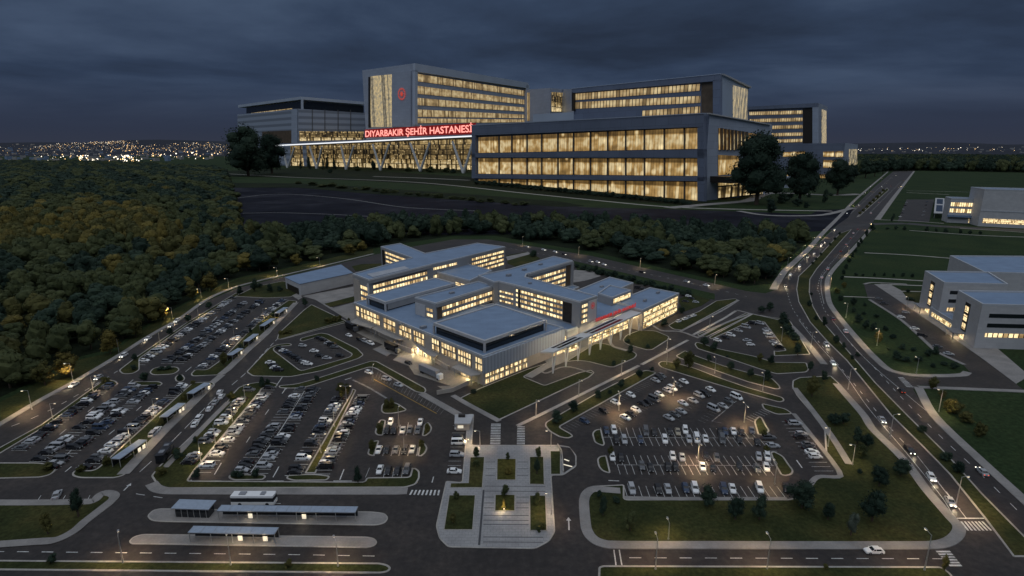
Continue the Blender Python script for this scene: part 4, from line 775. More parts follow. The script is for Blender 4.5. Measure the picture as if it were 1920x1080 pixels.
m = MB(); m.slab(p, q, 0, ln + .9, 22.9, 24.3, 'wall_grey', 0, 1.0); m.slab(p, q, ln - 4.3, ln + .9, 11.6, 22.9, 'wall_grey', 0, 1.0); m.build('frame', to, HB.location)
p, q = edge(tw, 0); bands(to, p, q, 1.6, 6.2, (13.0, 15.7, 18.4, 21.0), 1.5); panel(to, p, q, 7.0, 14.2, 12.6, 23.2, 'wall_white')
p, q = edge(tw, 8); p2, q2 = edge(tw, 3); ln = math.dist(p2, q2); bands(to, p2, q2, 3, ln - 9, (9.0, 12.2, 15.6, 19.0), 1.7); panel(to, p2, q2, ln - 8, ln - 3, 8.6, 22.5, 'brown_panel')
m = MB(); m.slab(p2, q2, 0, ln, 22.6, 24.2, 'wall_grey', 0, .9); m.slab(p2, q2, ln - 2.8, ln, 0, 22.6, 'wall_grey', 0, .9); m.build('frame', to, HB.location)
bands(to, UV(67.6, 56), UV(67.4, 43.2), 1, 11.5, (13.0, 15.7, 18.4), 1.0, 'lit_ward'); 
rq = random.Random(4)
for par, z, spots in ((po, 12.5, ((3.5, 60), (30, 72), (8, 48), (48, 20))), (to, 24, ((76, 40), (82, 62), (120, 70), (100, 66))), (eo, 11.5, ((150, 2), (140, 36), (128, -2))), (ao, 21, ((40, 64),))):
    for u, v in spots:
        m = MB(); m.box((*UV(u, v), z + .05), (rq.uniform(1.6, 3.2), rq.uniform(1.2, 2.0), rq.uniform(.8, 1.4)), 'metal_grey', UA); m.build('roof_unit', par, HB.location)
# rear cross
bw = [(24.2, 119.5), (77.7, 129), (106.8, 132.5), (161.4, 142), (158.5, 171), (100.4, 164.4), (114.5, 215.3), (94.4, 212.7), (83.2, 157.4), (26.2, 140.6)]
bo = blk('rear_ward_block', bw, 0, 22, 'wall_grey')
p, q = edge(bw, 0); bands(bo, p, q, 3, 50, (13.2, 16.6), 1.8); m = MB(); m.slab(p, q, 3, 50, 19.0, 19.5, 'brown_panel', 0, .15); m.slab(p, q, -.6, 54, 20.2, 22.1, 'wall_grey', 0, 1.0); m.build('frame', bo, HB.location)
p, q = edge(bw, 9); bands(bo, p, q, 10, 18.5, (4.6, 8.2, 11.8, 15.4), 2.0); panel(bo, p, q, 19.0, 21.0, 1, 20, 'wall_white'); panel(bo, p, q, 1, 9, 2, 20, 'wall_warm')
p, q = edge(bw, 1); bands(bo, p, q, 2, 25, (18.2,), 1.6); bands(bo, p, q, 2, 12, (12.6,), 2.0)
p, q = edge(bw, 2); ln = math.dist(p, q); bands(bo, p, q, 12, ln - 2, (8.6, 11.8, 15.0, 18.2), 1.6)
p, q = edge(bw, 7); ln = math.dist(p, q); panel(bo, p, q, 2.5, 7.5, 2, 20.6, 'dark_panel'); bands(bo, p, q, 8.5, ln - 3, (12.0, 15.2, 18.4), 1.5)
m = MB(); m.prism([UV(*c) for c in ((30, 124), (60, 129), (62, 137), (32, 134))], 22.05, 22.5, 'roof_pale'); m.build('skylight', bo, HB.location)
lk = [(83, 133), (80.6, 94.6), (112, 106.5), (116, 143)]; lo_ = blk('link_block', lk, 0, 16, 'wall_warm'); p, q = edge(lk, 0); bands(lo_, p, q, 24, 36, (11.2,), 2.0, 'lit_room')
sh = [(21.2, 223.5), (18.9, 196.5), (62, 201.9), (71.7, 235.3)]
poly = [UV(*c) for c in sh]; t = thing('storage_hall', 'plain pale grey windowless hall with flat roof left of the ward blocks', 'hall', (*poly[1], 0))
m = MB(); m.prism(poly, 0, 8, 'wall_pale'); m.build('wall', t); m = MB(); m.prism(inset(poly, -.3), 8.0, 8.35, 'roof'); m.build('roof', t)
m = MB(); m.slab(poly[0], poly[1], 3, 24, .2, 4.5, 'dark_panel', 0, .15); m.build('gate', t)
bl = [(118, 52), (142, 55), (144, 62), (118, 60)]; lb = blk('rear_annexe', bl, 0, 7.5, 'wall_warm'); bands(lb, *edge(bl, 0), 2, 22, (3.4,), 2.2, 'lit_room')
# long white entrance canopy on slanted legs, with two dark roof slots
def invuv(c): d = Vector(c) - O2; return (d.dot(Uv), d.dot(Vv))
cq = [invuv(P(*A5z([c])[0], 10.4)) for c in ((550, 790), (640, 792), (1252, 517), (1178, 500))]
t = thing('entrance_canopy', 'long white entrance canopy on slanted legs in front of the hospital', 'canopy', (*UV(76, -8), 0))
m = MB(); m.prism([UV(*c) for c in cq], 9.7, 10.4, 'wall_white', 'wall_white', True); m.build('canopy_roof', t)
for a, b in ((.07, .29), (.38, .72)):
    for v0, v1 in ((.16, .42), (.56, .84)):
        f = lambda s, r: (cq[0][0] + (cq[3][0] - cq[0][0]) * s + (cq[1][0] - cq[0][0]) * r, (cq[0][1] * (1 - s) + cq[3][1] * s) * (1 - r) + (cq[1][1] * (1 - s) + cq[2][1] * s) * r)
        b_, a_ = b, a
        m = MB(); m.prism([UV(*f(a_, v0)), UV(*f(b_, v0)), UV(*f(b_, v1)), UV(*f(a_, v1))], 10.4, 10.47, 'dark_glass'); m.build('roof_slot', t)
for i in range(9):
    s = .03 + i * .118; u = cq[1][0] + (cq[2][0] - cq[1][0]) * s; v = cq[1][1] * (1 - s) + cq[2][1] * s + .6
    m = MB(); m.tube((*UV(u - 1.8, v), 0), (*UV(u + .4, v), 9.7), .32, .22, 'wall_white', 6); m.tube((*UV(u - 1.8, v), 0), (*UV(u - .6, v + 1.6), 9.7), .24, .2, 'wall_white', 6); m.build('leg', t)
for i in range(7):
    ld = bpy.data.lights.new('canopy_downlight', 'POINT'); ld.energy = 900; ld.color = (1, .78, .48); ld.shadow_soft_size = .4; lo = link(bpy.data.objects.new('canopy_downlight', ld)); c = UV(38 + i * 12, -9.5 + i * .7); lo.location = (*c, 8.6)
# flat porch roofs and dock walls along the service yard
for lab, q_, z in (('dark flat porch roof at the far end of the service yard front', [(345, 335), (395, 308), (705, 438), (690, 462), (610, 452), (480, 400)], 4.6), ('dark flat porch roof over the lit doors midway along the service front', [(820, 515), (872, 492), (1125, 600), (1050, 655), (1000, 640)], 4.8),
                   ('grey flat porch roof nearest the front corner of the hospital', [(1240, 770), (1330, 732), (1560, 815), (1565, 850), (1455, 868)], 4.8), ('small pale porch roof among the dock walls', [(100, 262), (200, 205), (400, 300), (330, 330)], 4.2)):
    poly = [P(*c, z) for c in zc(640, 560, 6, q_)]; t = thing('porch', lab, 'porch', (*poly[0], 0), 'porches along the service front')
    m = MB(); m.prism(poly, z - .45, z, 'wall_grey', 'wall_warm', True); m.build('porch_roof', t)
    for c in inset(poly, 1.0 if poly else 1)[:5]: m = MB(); m.tube((*c, 0), (*c, z - .45), .2, .2, 'metal_grey'); m.build('post', t)
for lab, q_, z in (('low pale dock wall beside the dark lorry', [(535, 480), (600, 458), (830, 535), (790, 570)], 2.6), ('low pale dock wall with sunken yard near the trailer lorry', [(1060, 675), (1110, 640), (1290, 715), (1200, 760)], 2.2)):
    poly = [P(*c, z) for c in zc(640, 560, 6, q_)]; m = MB(); m.ring(poly, inset(poly, .7), .1, z, 'wall_warm'); tag(m.build('dock_wall', None, (*poly[0], 0)), lab, 'wall')
    o_ = [o for o in S.objects if o.name.startswith('dock_wall')][-1]; o_.location = (*poly[0], 0)
m = MB(); ribbon(m, zc(640, 560, 6, [(1075, 1080), (1250, 1050), (1430, 965)]), .4, 0, 1.8, 'wall_warm', smooth=False); c = P(*zc(640, 560, 6, [(1075, 1080)])[0]); o = m.build('retaining_wall', None, (*c, 0)); o.location = (*c, 0); tag(o, 'low retaining wall at the near end of the service yard', 'wall')
# ---- writing
def text_obj(name, s, mat, p0, p1, h, parent, ext=.02, width=None, z0=None):
    """upright lettering between 3D baseline ends p0 -> p1, cap height h"""
    cu = bpy.data.curves.new('lettering', 'FONT'); cu.body = s; cu.size = 1; cu.extrude = ext; cu.offset = .012
    tmp = bpy.data.objects.new('tmp', cu); me = bpy.data.meshes.new_from_object(tmp); bpy.data.objects.remove(tmp)
    co = np.zeros(len(me.vertices) * 3); me.vertices.foreach_get('co', co); co = co.reshape(-1, 3)
    x0, x1 = co[:, 0].min(), co[:, 0].max(); A, B = Vector(p0), Vector(p1); ax = (B - A); L_ = ax.length; sx = L_ / (x1 - x0); sy = h / .72
    e = ax / L_; nrm = Vector((e.y, -e.x, 0)).normalized(); o0 = Vector(parent.location)
    out = np.array([list(A + e * float((c[0] - x0) * sx) + Vector((0, 0, 1)) * float(c[1] * sy) + nrm * float(c[2] * h) - o0) for c in co]); me.vertices.foreach_set('co', out.ravel())
    me.materials.clear(); me.materials.append(MATS[mat]); o = bpy.data.objects.new(name, me); S.collection.objects.link(o); o.parent = parent; me.update(); return o
SIGN = 'DIYARBAKIR ŞEHİR HASTANESİ'
t = thing('roof_sign', 'small red roof lettering standing above the white entrance canopy', 'sign', (*UV(74, -5.5), 11.5))
text_obj('lettering', SIGN, 'sign_small', (*UV(74.6, -5.7), 12.4), (*UV(113, -5.1), 12.4), 1.7, t, ext=.08)
m = MB(); m.slab(UV(74, -5.3), UV(113.5, -4.7), 0, 39, 12.2, 12.35, 'metal_grey', 0, .2); m.build('rail', t)
def emblem(mb, p, q, a, z, r, mat, d=.3, thick=.15):
    """round star and crescent badge made of a ring, rays and a disc"""
    l = math.dist(p, q); ex, ey = (q[0]-p[0])/l, (q[1]-p[1])/l; nx, ny = ey, -ex
    c = lambda t, zz_, dd: (p[0]+ex*(a+t)+nx*dd, p[1]+ey*(a+t)+ny*dd, z+zz_)
    n = 20
    for k in range(n):
        a0, a1 = 2*math.pi*k/n, 2*math.pi*(k+.62)/n
        mb.face([c(r*math.cos(a0), r*math.sin(a0), d+thick), c(r*math.cos(a1), r*math.sin(a1), d+thick), c(r*.72*math.cos(a1), r*.72*math.sin(a1), d+thick), c(r*.72*math.cos(a0), r*.72*math.sin(a0), d+thick)][::-1], mat)
    for k in range(8):
        a0 = 2*math.pi*k/8; 
        mb.face([c(r*.2*math.cos(a0-.5), r*.2*math.sin(a0-.5), d+thick), c(r*.62*math.cos(a0), r*.62*math.sin(a0), d+thick), c(r*.2*math.cos(a0+.5), r*.2*math.sin(a0+.5), d+thick)], mat)
    mb.face([c(r*.24*math.cos(2*math.pi*k/12), r*.24*math.sin(2*math.pi*k/12), d+thick) for k in range(12)], mat)
m = MB(); emblem(m, UV(63.7, -3.6), UV(78.6, -3.1), 10.6, 20.4, 1.7, 'sign_small'); m.build('emblem', to, HB.location)
# ================================================================ smaller buildings to the east
def simple_block(t, px, z0, z1, wall='wall_pale', roof='roof', nm='wall'):
    poly = [P(x, y, z1) for x, y in px]
    if sum(poly[i - 1][0] * poly[i][1] - poly[i][0] * poly[i - 1][1] for i in range(len(poly))) < 0: poly = poly[::-1]
    m = MB(); m.prism(poly, z0, z1, wall); m.build(nm, t); m = MB(); m.prism(inset(poly, .2), z1 + .005, z1 + .05, roof); m.build('roof', t)
    m = MB(); m.ring(inset(poly, -.05), inset(poly, .7), z1 - .15, z1 + .9, 'parapet'); m.build('parapet', t); return poly
for lab, px, hz in (('white flat roofed block with one lit stair window, furthest left of the eastern pair', [(1734, 510), (1770, 532), (1890, 535), (1853, 512)], 22), ('white flat roofed block at the right edge, nearest of the eastern buildings', [(1796, 547), (1842, 573), (1970, 576), (1923, 549)], 22),
                ('grey flat roofed block behind the two white eastern blocks', [(1781, 481), (1845, 512), (1990, 516), (1930, 482)], 20)):
    c0 = P(*px[1], hz); t = thing('clinic_block', lab, 'building', (*c0, 0)); poly = simple_block(t, px, 0, hz, 'wall_pale' if 'white' in lab else 'wall_grey')
    a, b = P(*px[0], hz), P(*px[1], hz); l = math.dist(a, b)
    if 'furthest' in lab or 'nearest' in lab:
        m = MB(); m.slab(a, b, l * .40, l * .60, 4.5, 19.5, 'dark_panel', 0, .12); m.build('window_recess', t)
        for z in (5.5, 10, 14.5): m = MB(); m.slab(a, b, l * .43, l * .57, z, z + 3.2, 'lit_room', .12, .2, side='mullion'); m.build('window', t)
        c, d_ = P(*px[1], hz), P(*px[2], hz); 
        for z in (6, 11, 16): m = MB(); m.slab(c, d_, 4, 24, z, z + 2.0, 'dark_glass' if z != 6 else 'lit_ward', 0, .12); m.build('window_band', t)
        m = MB(); m.slab(a, b, l * .28, l * .62, 3.6, 4.1, 'metal_grey', 0, 5.5); m.build('porch_roof', t)
        for s in (.31, .59): m = MB(); m.slab(a, b, l * s, l * s + .35, 0, 3.6, 'metal_grey', 4.8, 5.1); m.build('porch_post', t)
        m = MB(); m.slab(a, b, l * .36, l * .56, .3, 3.2, 'lit_hall', 0, .12); m.build('door', t)
        ld = bpy.data.lights.new('porch_light', 'POINT'); ld.energy = 900; ld.color = (1, .74, .42); ld.shadow_soft_size = .3; lo = link(bpy.data.objects.new('porch_light', ld)); e = (Vector(b) - Vector(a)).normalized(); mid_ = Vector(a).lerp(Vector(b), .46) + Vector((e.y, -e.x)) * 3.0; lo.location = (*mid_, 3.2)
t = thing('link_corridor', 'low flat roofed lit corridor joining the two white eastern blocks', 'corridor', (*P(1770, 612), 0)); px = [(1744, 578), (1800, 612), (1812, 600), (1765, 575)]; poly = simple_block(t, px, 0, 5, 'wall_pale')
a, b = P(*px[0], 5), P(*px[1], 5); m = MB(); m.slab(a, b, 3, math.dist(a, b) - 1, 1.2, 3.6, 'lit_hall', 0, .15); m.build('window_band', t)
# far office block beside the small car park
t = thing('office_block', 'pale blue roofed office block with two lit window bands beside the small far car park', 'office building', (*P(1775, 417), 0))
g = lambda x, y: P(1700 + x / 9.82, 330 + y / 9.82)
a, b = P(1775, 417), P(1833, 420)
h_ = CH * (417 - 372) / (417 - HY); m = MB(); poly = [a, b, (b[0] + 12, b[1] + 26), (a[0] + 12, a[1] + 26)]; m.prism(poly, 0, h_, 'wall_pale'); m.build('wall', t); m = MB(); m.prism(inset(poly, .2), h_, h_ + .1, 'roof'); m.build('roof', t); m = MB(); m.ring(inset(poly, -.2), inset(poly, .8), h_ - .3, h_ + 1.2, 'parapet'); m.build('parapet', t)
l = math.dist(a, b)
for z0, z1, mt in ((h_ * .70, h_ * .86, 'lit_ward'), (h_ * .44, h_ * .60, 'lit_ward')): m = MB(); m.slab(a, b, 1.0, l * .94, z0, z1, mt, 0, .3, side='mullion'); m.build('window_band', t)
m = MB(); m.slab(a, b, -1, l + 2, h_ * .26, h_ * .34, 'roof', 0, 5.0); m.build('porch_roof', t); m = MB(); m.slab(a, b, l * .70, l + 3, 1, h_ * .20, 'lit_room', 0, .4); m.build('shop_window', t)
a2, b2 = P(1833, 424), P(1990, 432); h2 = CH * (424 - 355) / (424 - HY); m = MB(); poly = [a2, b2, (b2[0] + 20, b2[1] + 40), (a2[0] + 14, a2[1] + 40)]; m.prism(poly, 0, h2, 'wall_pale'); m.build('taller_wing', t); m = MB(); m.ring(inset(poly, -.2), inset(poly, 1.0), h2, h2 + 1.4, 'parapet'); m.build('parapet', t); m = MB(); m.prism(inset(poly, .3), h2, h2 + .1, 'roof'); m.build('roof', t)
m = MB(); m.slab(a2, b2, 4, 60, h2 * .10, h2 * .22, 'lit_room', 0, .3); m.slab(a2, b2, 0, 60, h2 * .42, h2 * .45, 'parapet', 0, .5); m.build('window_band', t)
t = thing('carport', 'pale framed carport roof with two dark panels left of the far office block', 'carport', (*P(1760, 413), 0))
q4 = [(1751, 399), (1770, 400), (1771, 372), (1754, 371)]; poly = [P(x, y, 8) for x, y in q4]; m = MB(); m.prism(poly, 7, 8, 'wall_pale', 'wall_pale', True); m.build('carport_roof', t)
for u0, u1 in ((.08, .46), (.54, .92)):
    A_, B_, C_, D_ = [Vector(c) for c in poly]; f = lambda s, r: tuple(A_.lerp(B_, r).lerp(D_.lerp(C_, r), s)); m = MB(); m.prism([f(u0, .18), f(u0, .84), f(u1, .84), f(u1, .18)], 8, 8.15, 'dark_glass'); m.build('roof_panel', t)
for c in inset(poly, 1.2): m = MB(); m.tube((*c, 0), (*c, 7), .35, .35, 'metal_grey'); m.build('post', t)
t = thing('kiosk', 'flat roofed kiosk with pale roof at the top end of the plaza walkway', 'kiosk', (*P(868, 806), 0), rz=0); poly = [P(x, y, 3) for x, y in ((853, 777), (888, 777), (882, 794), (852, 794))]
m = MB(); m.prism(inset(poly, .5), 0, 2.6, 'wall_warm'); m.build('wall', t); m = MB(); m.prism(poly, 2.6, 3, 'wall_pale', 'wall_pale', True); m.build('roof', t); m = MB(); m.box((*P(866, 781, 3), 3), (2.4, 1.4, .9), 'dark_panel'); m.build('roof_unit', t)
m = MB(); m.slab(inset(poly, .5)[3], inset(poly, .5)[2], .6, 2.6, .9, 2.0, 'sign_panel', 0, .06); m.build('window', t)
# ================================================================ shelters
def shelter(label, a, b, width, h=2.8, lit=(), parent_group='bus shelters', side=1, open_=True):
    """long roof from pixel a to b (roof centre line at height h), glass back, posts, lit panels"""
    A, B = Vector(P(*a, h)), Vector(P(*b, h)); d = (B - A); l = d.length; e = d / l; n = Vector((-e.y, e.x)) * side; c = (A + B) / 2; rz = math.atan2(e.y, e.x)
    t = thing('bus_shelter', label, 'shelter', (c.x, c.y, .18), parent_group)
    pt = lambda s, w: tuple(A + e * s + n * w)
    m = MB(); m.prism([pt(0, -width/2), pt(l, -width/2), pt(l, width/2), pt(0, width/2)], h - .1, h + .12, 'shelter_roof', 'metal_grey', True)
    k = max(2, int(l / 3))
    for i in range(k + 1): m.prism([pt(l*i/k - .04, -width/2), pt(l*i/k + .04, -width/2), pt(l*i/k + .04, width/2), pt(l*i/k - .04, width/2)], h + .12, h + .17, 'metal_grey')
    m.build('roof', t, (c.x, c.y, 0))
    m = MB(); m.prism([pt(.2, width/2 - .3), pt(l - .2, width/2 - .3), pt(l - .2, width/2 - .22), pt(.2, width/2 - .22)], .2, h - .3, 'dark_glass'); m.build('glass_back', t, (c.x, c.y, 0))
    k = max(2, int(l / 5))
    for i in range(k + 1):
        for w in (-width/2 + .25, width/2 - .15): m = MB(); m.box((*pt(.15 + (l - .3) * i / k, w), 0), (.14, .14, h - .1), 'galvanised', rz); m.build('post', t, (c.x, c.y, 0))
    for i in range(max(1, int(l / 9))): m = MB(); m.box((*pt((i + .5) * l / max(1, int(l / 9)), width/2 - .75), .25), (2.6, .4, .2), 'metal_grey', rz); m.build('bench', t, (c.x, c.y, 0))
    for s in lit:
        m = MB(); m.box((*pt(l * s, -width/2 + .7), .35), (1.1, .18, 1.3), 'sign_panel', rz); m.build('lit_panel', t, (c.x, c.y, 0))
        ld = bpy.data.lights.new('shelter_light', 'POINT'); ld.energy = 45; ld.color = (1, .82, .55); ld.shadow_soft_size = .2; lo = link(bpy.data.objects.new('shelter_light', ld)); q_ = pt(l * s, -width/2 - .3); lo.location = (*q_, 2.2)
    return t
shelter('very long grey roofed shelter on the upper bus platform', (411, 954), (669, 957), 2.6, lit=(.23, .62)); shelter('long grey roofed shelter alone on the lower bus platform', (358, 994), (519, 997), 2.6, lit=(.58, .87))
for i, (a, b) in enumerate([((216, 862), (268, 826)), ((306, 783), (341, 757)), ((356, 739), (389, 719))]):
    shelter('grey shelter on the walkway by the lower left car park, %s from the near end' % ['nearest', 'second', 'third'][i], a, b, 3.0, lit=(.75, .92) if i < 2 else (.95,), side=1)
for i, (a, b) in enumerate([((430, 667), (451, 654)), ((461, 641), (480, 627)), ((491, 612), (512, 598)), ((519, 588), (536, 577))]):
    shelter('grey shelter on the walkway by the upper left car park, %s from the near end' % ['nearest', 'second', 'third', 'furthest'][i], a, b, 3.0, lit=(.9,), side=1)
t = thing('waiting_room', 'short glazed waiting room with flat roof at the left end of the upper bus platform', 'waiting room', (*P(360, 968), .15)); A, B = Vector(P(330, 946, 3)), Vector(P(396, 948, 3))
poly = [(A.x, A.y - 1.6), (B.x, B.y - 1.6), (B.x, B.y + 1.9), (A.x, A.y + 1.9)]; m = MB(); m.prism(inset(poly, -.3), 2.9, 3.15, 'shelter_roof', 'metal_grey', True); m.build('roof', t)
m = MB(); m.prism(inset(poly, .3), .15, 2.9, 'dark_glass'); m.build('glass_wall', t); m = MB()
for k in range(6): m.slab(inset(poly, .3)[0], inset(poly, .3)[1], k * 1.7, k * 1.7 + .12, .15, 2.9, 'galvanised', 0, .08)
m.build('frame', t); m = MB(); m.slab(inset(poly, .3)[0], inset(poly, .3)[1], .4, 3.8, .4, 1.9, 'kiosk_light', 0, .02); m.slab(inset(poly, .3)[0], inset(poly, .3)[1], 5.4, 7.8, 1.3, 1.9, 'sign_panel', 0, .02); m.build('lit_window', t) if 0 else None
# ================================================================ the far, much larger hospital on the plain beyond the field
def G3(x, y, ytop, w=1.0):
    """upright corner seen at column x: foot row y fixes how far off it is, its top shows at row ytop"""
    z = CH + (HY - ytop) / (y - HY) * CH; g, h = P(x, y), P(x, ytop, z); return (g[0] * (1 - w) + h[0] * w, g[1] * (1 - w) + h[1] * w, z)
def onp(px, py, p, q):
    """camera ray through a pixel met with the upright plane over the ground line p-q"""
    a = (px - 960) / F; b = (540 - py) / F; d = Vector((a, ct + b * st, -st + b * ct)); nx, ny = q[1] - p[1], -(q[0] - p[0])
    s = (p[0] * nx + p[1] * ny) / (d.x * nx + d.y * ny); return Vector((d.x * s, d.y * s, CH + d.z * s))
def quad3(mb, p, q, px, mat, d1=2., d0=-.5, side=None):
    """px: left-top, right-top, right-bottom, left-bottom; an upright slab with real thickness standing on the plane p-q"""
    l = math.dist(p[:2], q[:2]); n = Vector(((q[1]-p[1]) / l, -(q[0]-p[0]) / l, 0)); e = Vector(((q[0]-p[0]) / l, (q[1]-p[1]) / l, 0))
    if n.y > 0 and n.dot(Vector((p[0], p[1], 0))) > 0: n = -n
    c = [onp(x, y, p, q) for x, y in px]; f = [v + n * d1 for v in c]; b = [v + n * d0 for v in c]; uv = lambda v: ((v - Vector((p[0], p[1], 0))).dot(e), v.z); side = side or mat
    mb.face([f[3], f[2], f[1], f[0]], mat, [uv(f[3]), uv(f[2]), uv(f[1]), uv(f[0])])
    for i in range(4): mb.face([f[i - 1], f[i], b[i], b[i - 1]], side)
def hull(mb, cs, z0, mat, mats=None, uvd=1):
    """upright block from ground corners with a height each (order left to right seen from the front, then back)"""
    n = len(cs); d = 0
    for i in range(n):
        a, b = cs[i], cs[(i + 1) % n]; l = math.dist(a[:2], b[:2]); mb.face([(a[0], a[1], z0), (b[0], b[1], z0), b, a], (mats or [mat] * n)[i], [(d, z0), (d + l, z0), (d + l, b[2]), (d, a[2])]); d += l
    mb.face(cs, (mats or [mat] * (n + 1))[-1] if mats else mat)
def back(cs, k=.6): a, b, c = [Vector(v) for v in cs]; return [tuple(a), tuple(b), tuple(c), tuple(a + (c - b))]
BH = thing('hospital_building', 'huge lit hospital with towers and a red lettered entrance canopy beyond the dark field', 'hospital', (*P(1323, 378.5), 0)); BL = BH.location
def part(nm, mb, par=None): return mb.build(nm, par or BH, BL)
def q4(nm, par, p, q, px, mat, d1=2., d0=-.5, side=None): m = MB(); quad3(m, p, q, px, mat, d1, d0, side); return part(nm, m, par)
A_, B_, C_ = G3(1324, 378.5, 213, .5), G3(889, 338.5, 240, .5), G3(1443, 366, 235, .6)
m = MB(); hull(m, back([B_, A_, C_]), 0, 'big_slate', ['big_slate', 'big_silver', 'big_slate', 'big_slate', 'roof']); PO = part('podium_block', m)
W2 = lambda x, y: A2z([(x, y)])[0]; W1 = lambda x, y: A1z([(x, y)])[0]; W3 = lambda x, y: A3z([(x, y)])[0]
xs = [130, 275, 360, 462, 560, 668, 772, 885, 1000, 1120, 1245, 1378, 1512, 1610]
for i in range(13):
    x0, x1 = xs[i] + 3, xs[i + 1] - 5; f = lambda x, l, r: l + (r - l) * (x - 130) / 1480
    for k, ((tl, tr), (bl_, br_)) in enumerate((((560, 497), (664, 636)), ((700, 702), (802, 817)), ((838, 858), (900, 992)))):
        q4('window', PO, B_, A_, [W2(x0, f(x0, tl, tr)), W2(x1, f(x1, tl, tr)), W2(x1, f(x1, bl_, br_)), W2(x0, f(x0, bl_, br_))], 'lit_big_bay', 1.0, side='mullion')
# deep frame round the three window rows
fr = MB()
for px in ([(103, 480), (1655, 402), (1655, 490), (103, 548)], [(103, 668), (1655, 640), (1655, 696), (103, 694)], [(103, 806), (1655, 822), (1655, 852), (103, 832)], [(103, 548), (127, 545), (127, 806), (103, 806)], [(1612, 495), (1655, 490), (1655, 990), (1612, 990)]):
    quad3(fr, B_, A_, [W2(*c) for c in px], 'big_slate', 9.0)
part('frame', fr, PO)
for i in range(1, 13): q4('mullion', PO, B_, A_, [W2(xs[i] - 4, f(xs[i], 558, 495)), W2(xs[i] + 2, f(xs[i], 558, 495)), W2(xs[i] + 2, f(xs[i], 900, 990)), W2(xs[i] - 4, f(xs[i], 900, 990))], 'mullion', 4.0)
q4('coping', PO, B_, A_, [W2(100, 478), W2(1655, 398), W2(1655, 404), W2(100, 484)], 'big_silver', 10.0); q4('coping', PO, A_, C_, [W3(92, 326), W3(508, 402), W3(508, 408), W3(92, 334)], 'wall_pale', 4.0)
for px, mt in (([(166, 428), (356, 456), (356, 574), (166, 572)], 'lit_big_bay'), ([(362, 458), (480, 474), (480, 560), (362, 574)], 'lit_big_bay'), ([(163, 606), (300, 612), (300, 730), (163, 742)], 'lit_big_bay'), ([(162, 792), (300, 790), (300, 880), (162, 908)], 'lit_big_hall'), ([(306, 800), (460, 815), (460, 880), (306, 885)], 'lit_big_hall')):
    q4('window', PO, A_, C_, [W3(*c) for c in px], mt, 1.0, side='mullion')
for k in range(8): q4('mullion', PO, A_, C_, [W3(175 + k * 24, 428 + k * 3.4), W3(183 + k * 24, 429 + k * 3.4), W3(183 + k * 24, 574), W3(175 + k * 24, 573)], 'brown_panel' if k < 3 else 'mullion', 5.0)
q4('entrance_canopy', PO, A_, C_, [W3(112, 748), W3(420, 742), W3(420, 778), W3(112, 790)], 'dark_panel', 42.)
# right tower on the podium
TL, TC, TR = G3(1077, 349.4, 167), G3(1354, 366, 139), G3(1405, 352.4, 162)
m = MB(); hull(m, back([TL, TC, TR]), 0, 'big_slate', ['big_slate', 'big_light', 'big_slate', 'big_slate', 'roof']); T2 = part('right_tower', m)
for (yl, yr, yl2, yr2, x0) in ((270, 204, 312, 249, 782), (326, 284, 370, 330, 782), (378, 354, 415, 402, 1225)):
    g_ = lambda x, a, b: a + (b - a) * (x - 782) / 830; x0_ = x0
    if x0 == 1225: px = [(1225, 383), (1612, 354), (1612, 402), (1225, 425)]
    else: px = [(782, yl), (1612, yr), (1612, yr2), (782, yl2)]
    q4('window_band', T2, TL, TC, [W2(*c) for c in px], 'lit_big_ward', 1.0, side='mullion')
q4('wall_panel', T2, TL, TC, [W2(1620, 192), W2(1708, 185), W2(1708, 400), W2(1620, 402)], 'brown_panel', 1.5)
fr = MB()
for px in ([(768, 238), (1757, 140), (1757, 183), (768, 266)], [(1708, 183), (1757, 180), (1757, 410), (1708, 410)]): quad3(fr, TL, TC, [W2(*c) for c in px], 'big_slate', 9)
quad3(fr, TL, TC, [W2(768, 262), W2(780, 262), W2(780, 385), W2(768, 385)], 'dark_panel', 9); part('frame', fr, T2); q4('coping', T2, TL, TC, [W2(766, 235), W2(1757, 136), W2(1757, 141), W2(766, 239)], 'big_silver', 10)
q4('curtain_window', T2, TC, TR, [W3(264, 142), W3(358, 168), W3(358, 376), W3(264, 364)], 'lit_big_stair', 1.0); q4('coping', T2, TC, TR, [W3(190, 64), W3(376, 150), W3(376, 162), W3(190, 74)], 'wall_pale', 4)
# left tower with the badge
SL, SC, SR = G3(679, 314, 132), G3(774, 317, 119), G3(987, 308.8, 156)
m = MB(); hull(m, back([SL, SC, SR]), 0, 'big_silver', ['big_silver', 'big_silver', 'big_silver', 'big_silver', 'roof']); T1 = part('left_tower', m)
for l0, l1, r0, r1 in ((138, 152, 170, 180), (160.5, 175.5, 187, 195.6), (183, 197, 201.5, 209), (205, 219, 215, 221.5), (222, 231, 224, 229)): q4('window_band', T1, SC, SR, [(779.6, l0), (982.5, r0), (982.5, r1), (779.6, l1)], 'lit_big_ward', 2.0, side='mullion')
fr = MB(); quad3(fr, SC, SR, [(774, 119), (987, 155.5), (987, 166), (774, 134.5)], 'big_light', 16); quad3(fr, SC, SR, [(983, 160), (989, 160), (989, 233), (983, 233)], 'big_light', 16); quad3(fr, SC, SR, [(774, 132), (779, 133), (779, 234), (774, 234)], 'big_light', 16); part('frame', fr, T1)
q4('stair_window', T1, SL, SC, [W1(1048, 154), W1(1192, 140), W1(1192, 490), W1(1048, 492)], 'lit_big_stair', 2.0); q4('window_recess', T1, SL, SC, [W1(1036, 158), W1(1050, 156), W1(1050, 494), W1(1036, 495)], 'dark_panel', 3.)
q4('wall_panel', T1, SL, SC, [W1(1196, 128), W1(1322, 118), W1(1322, 490), W1(1196, 490)], 'big_silver', 6.)
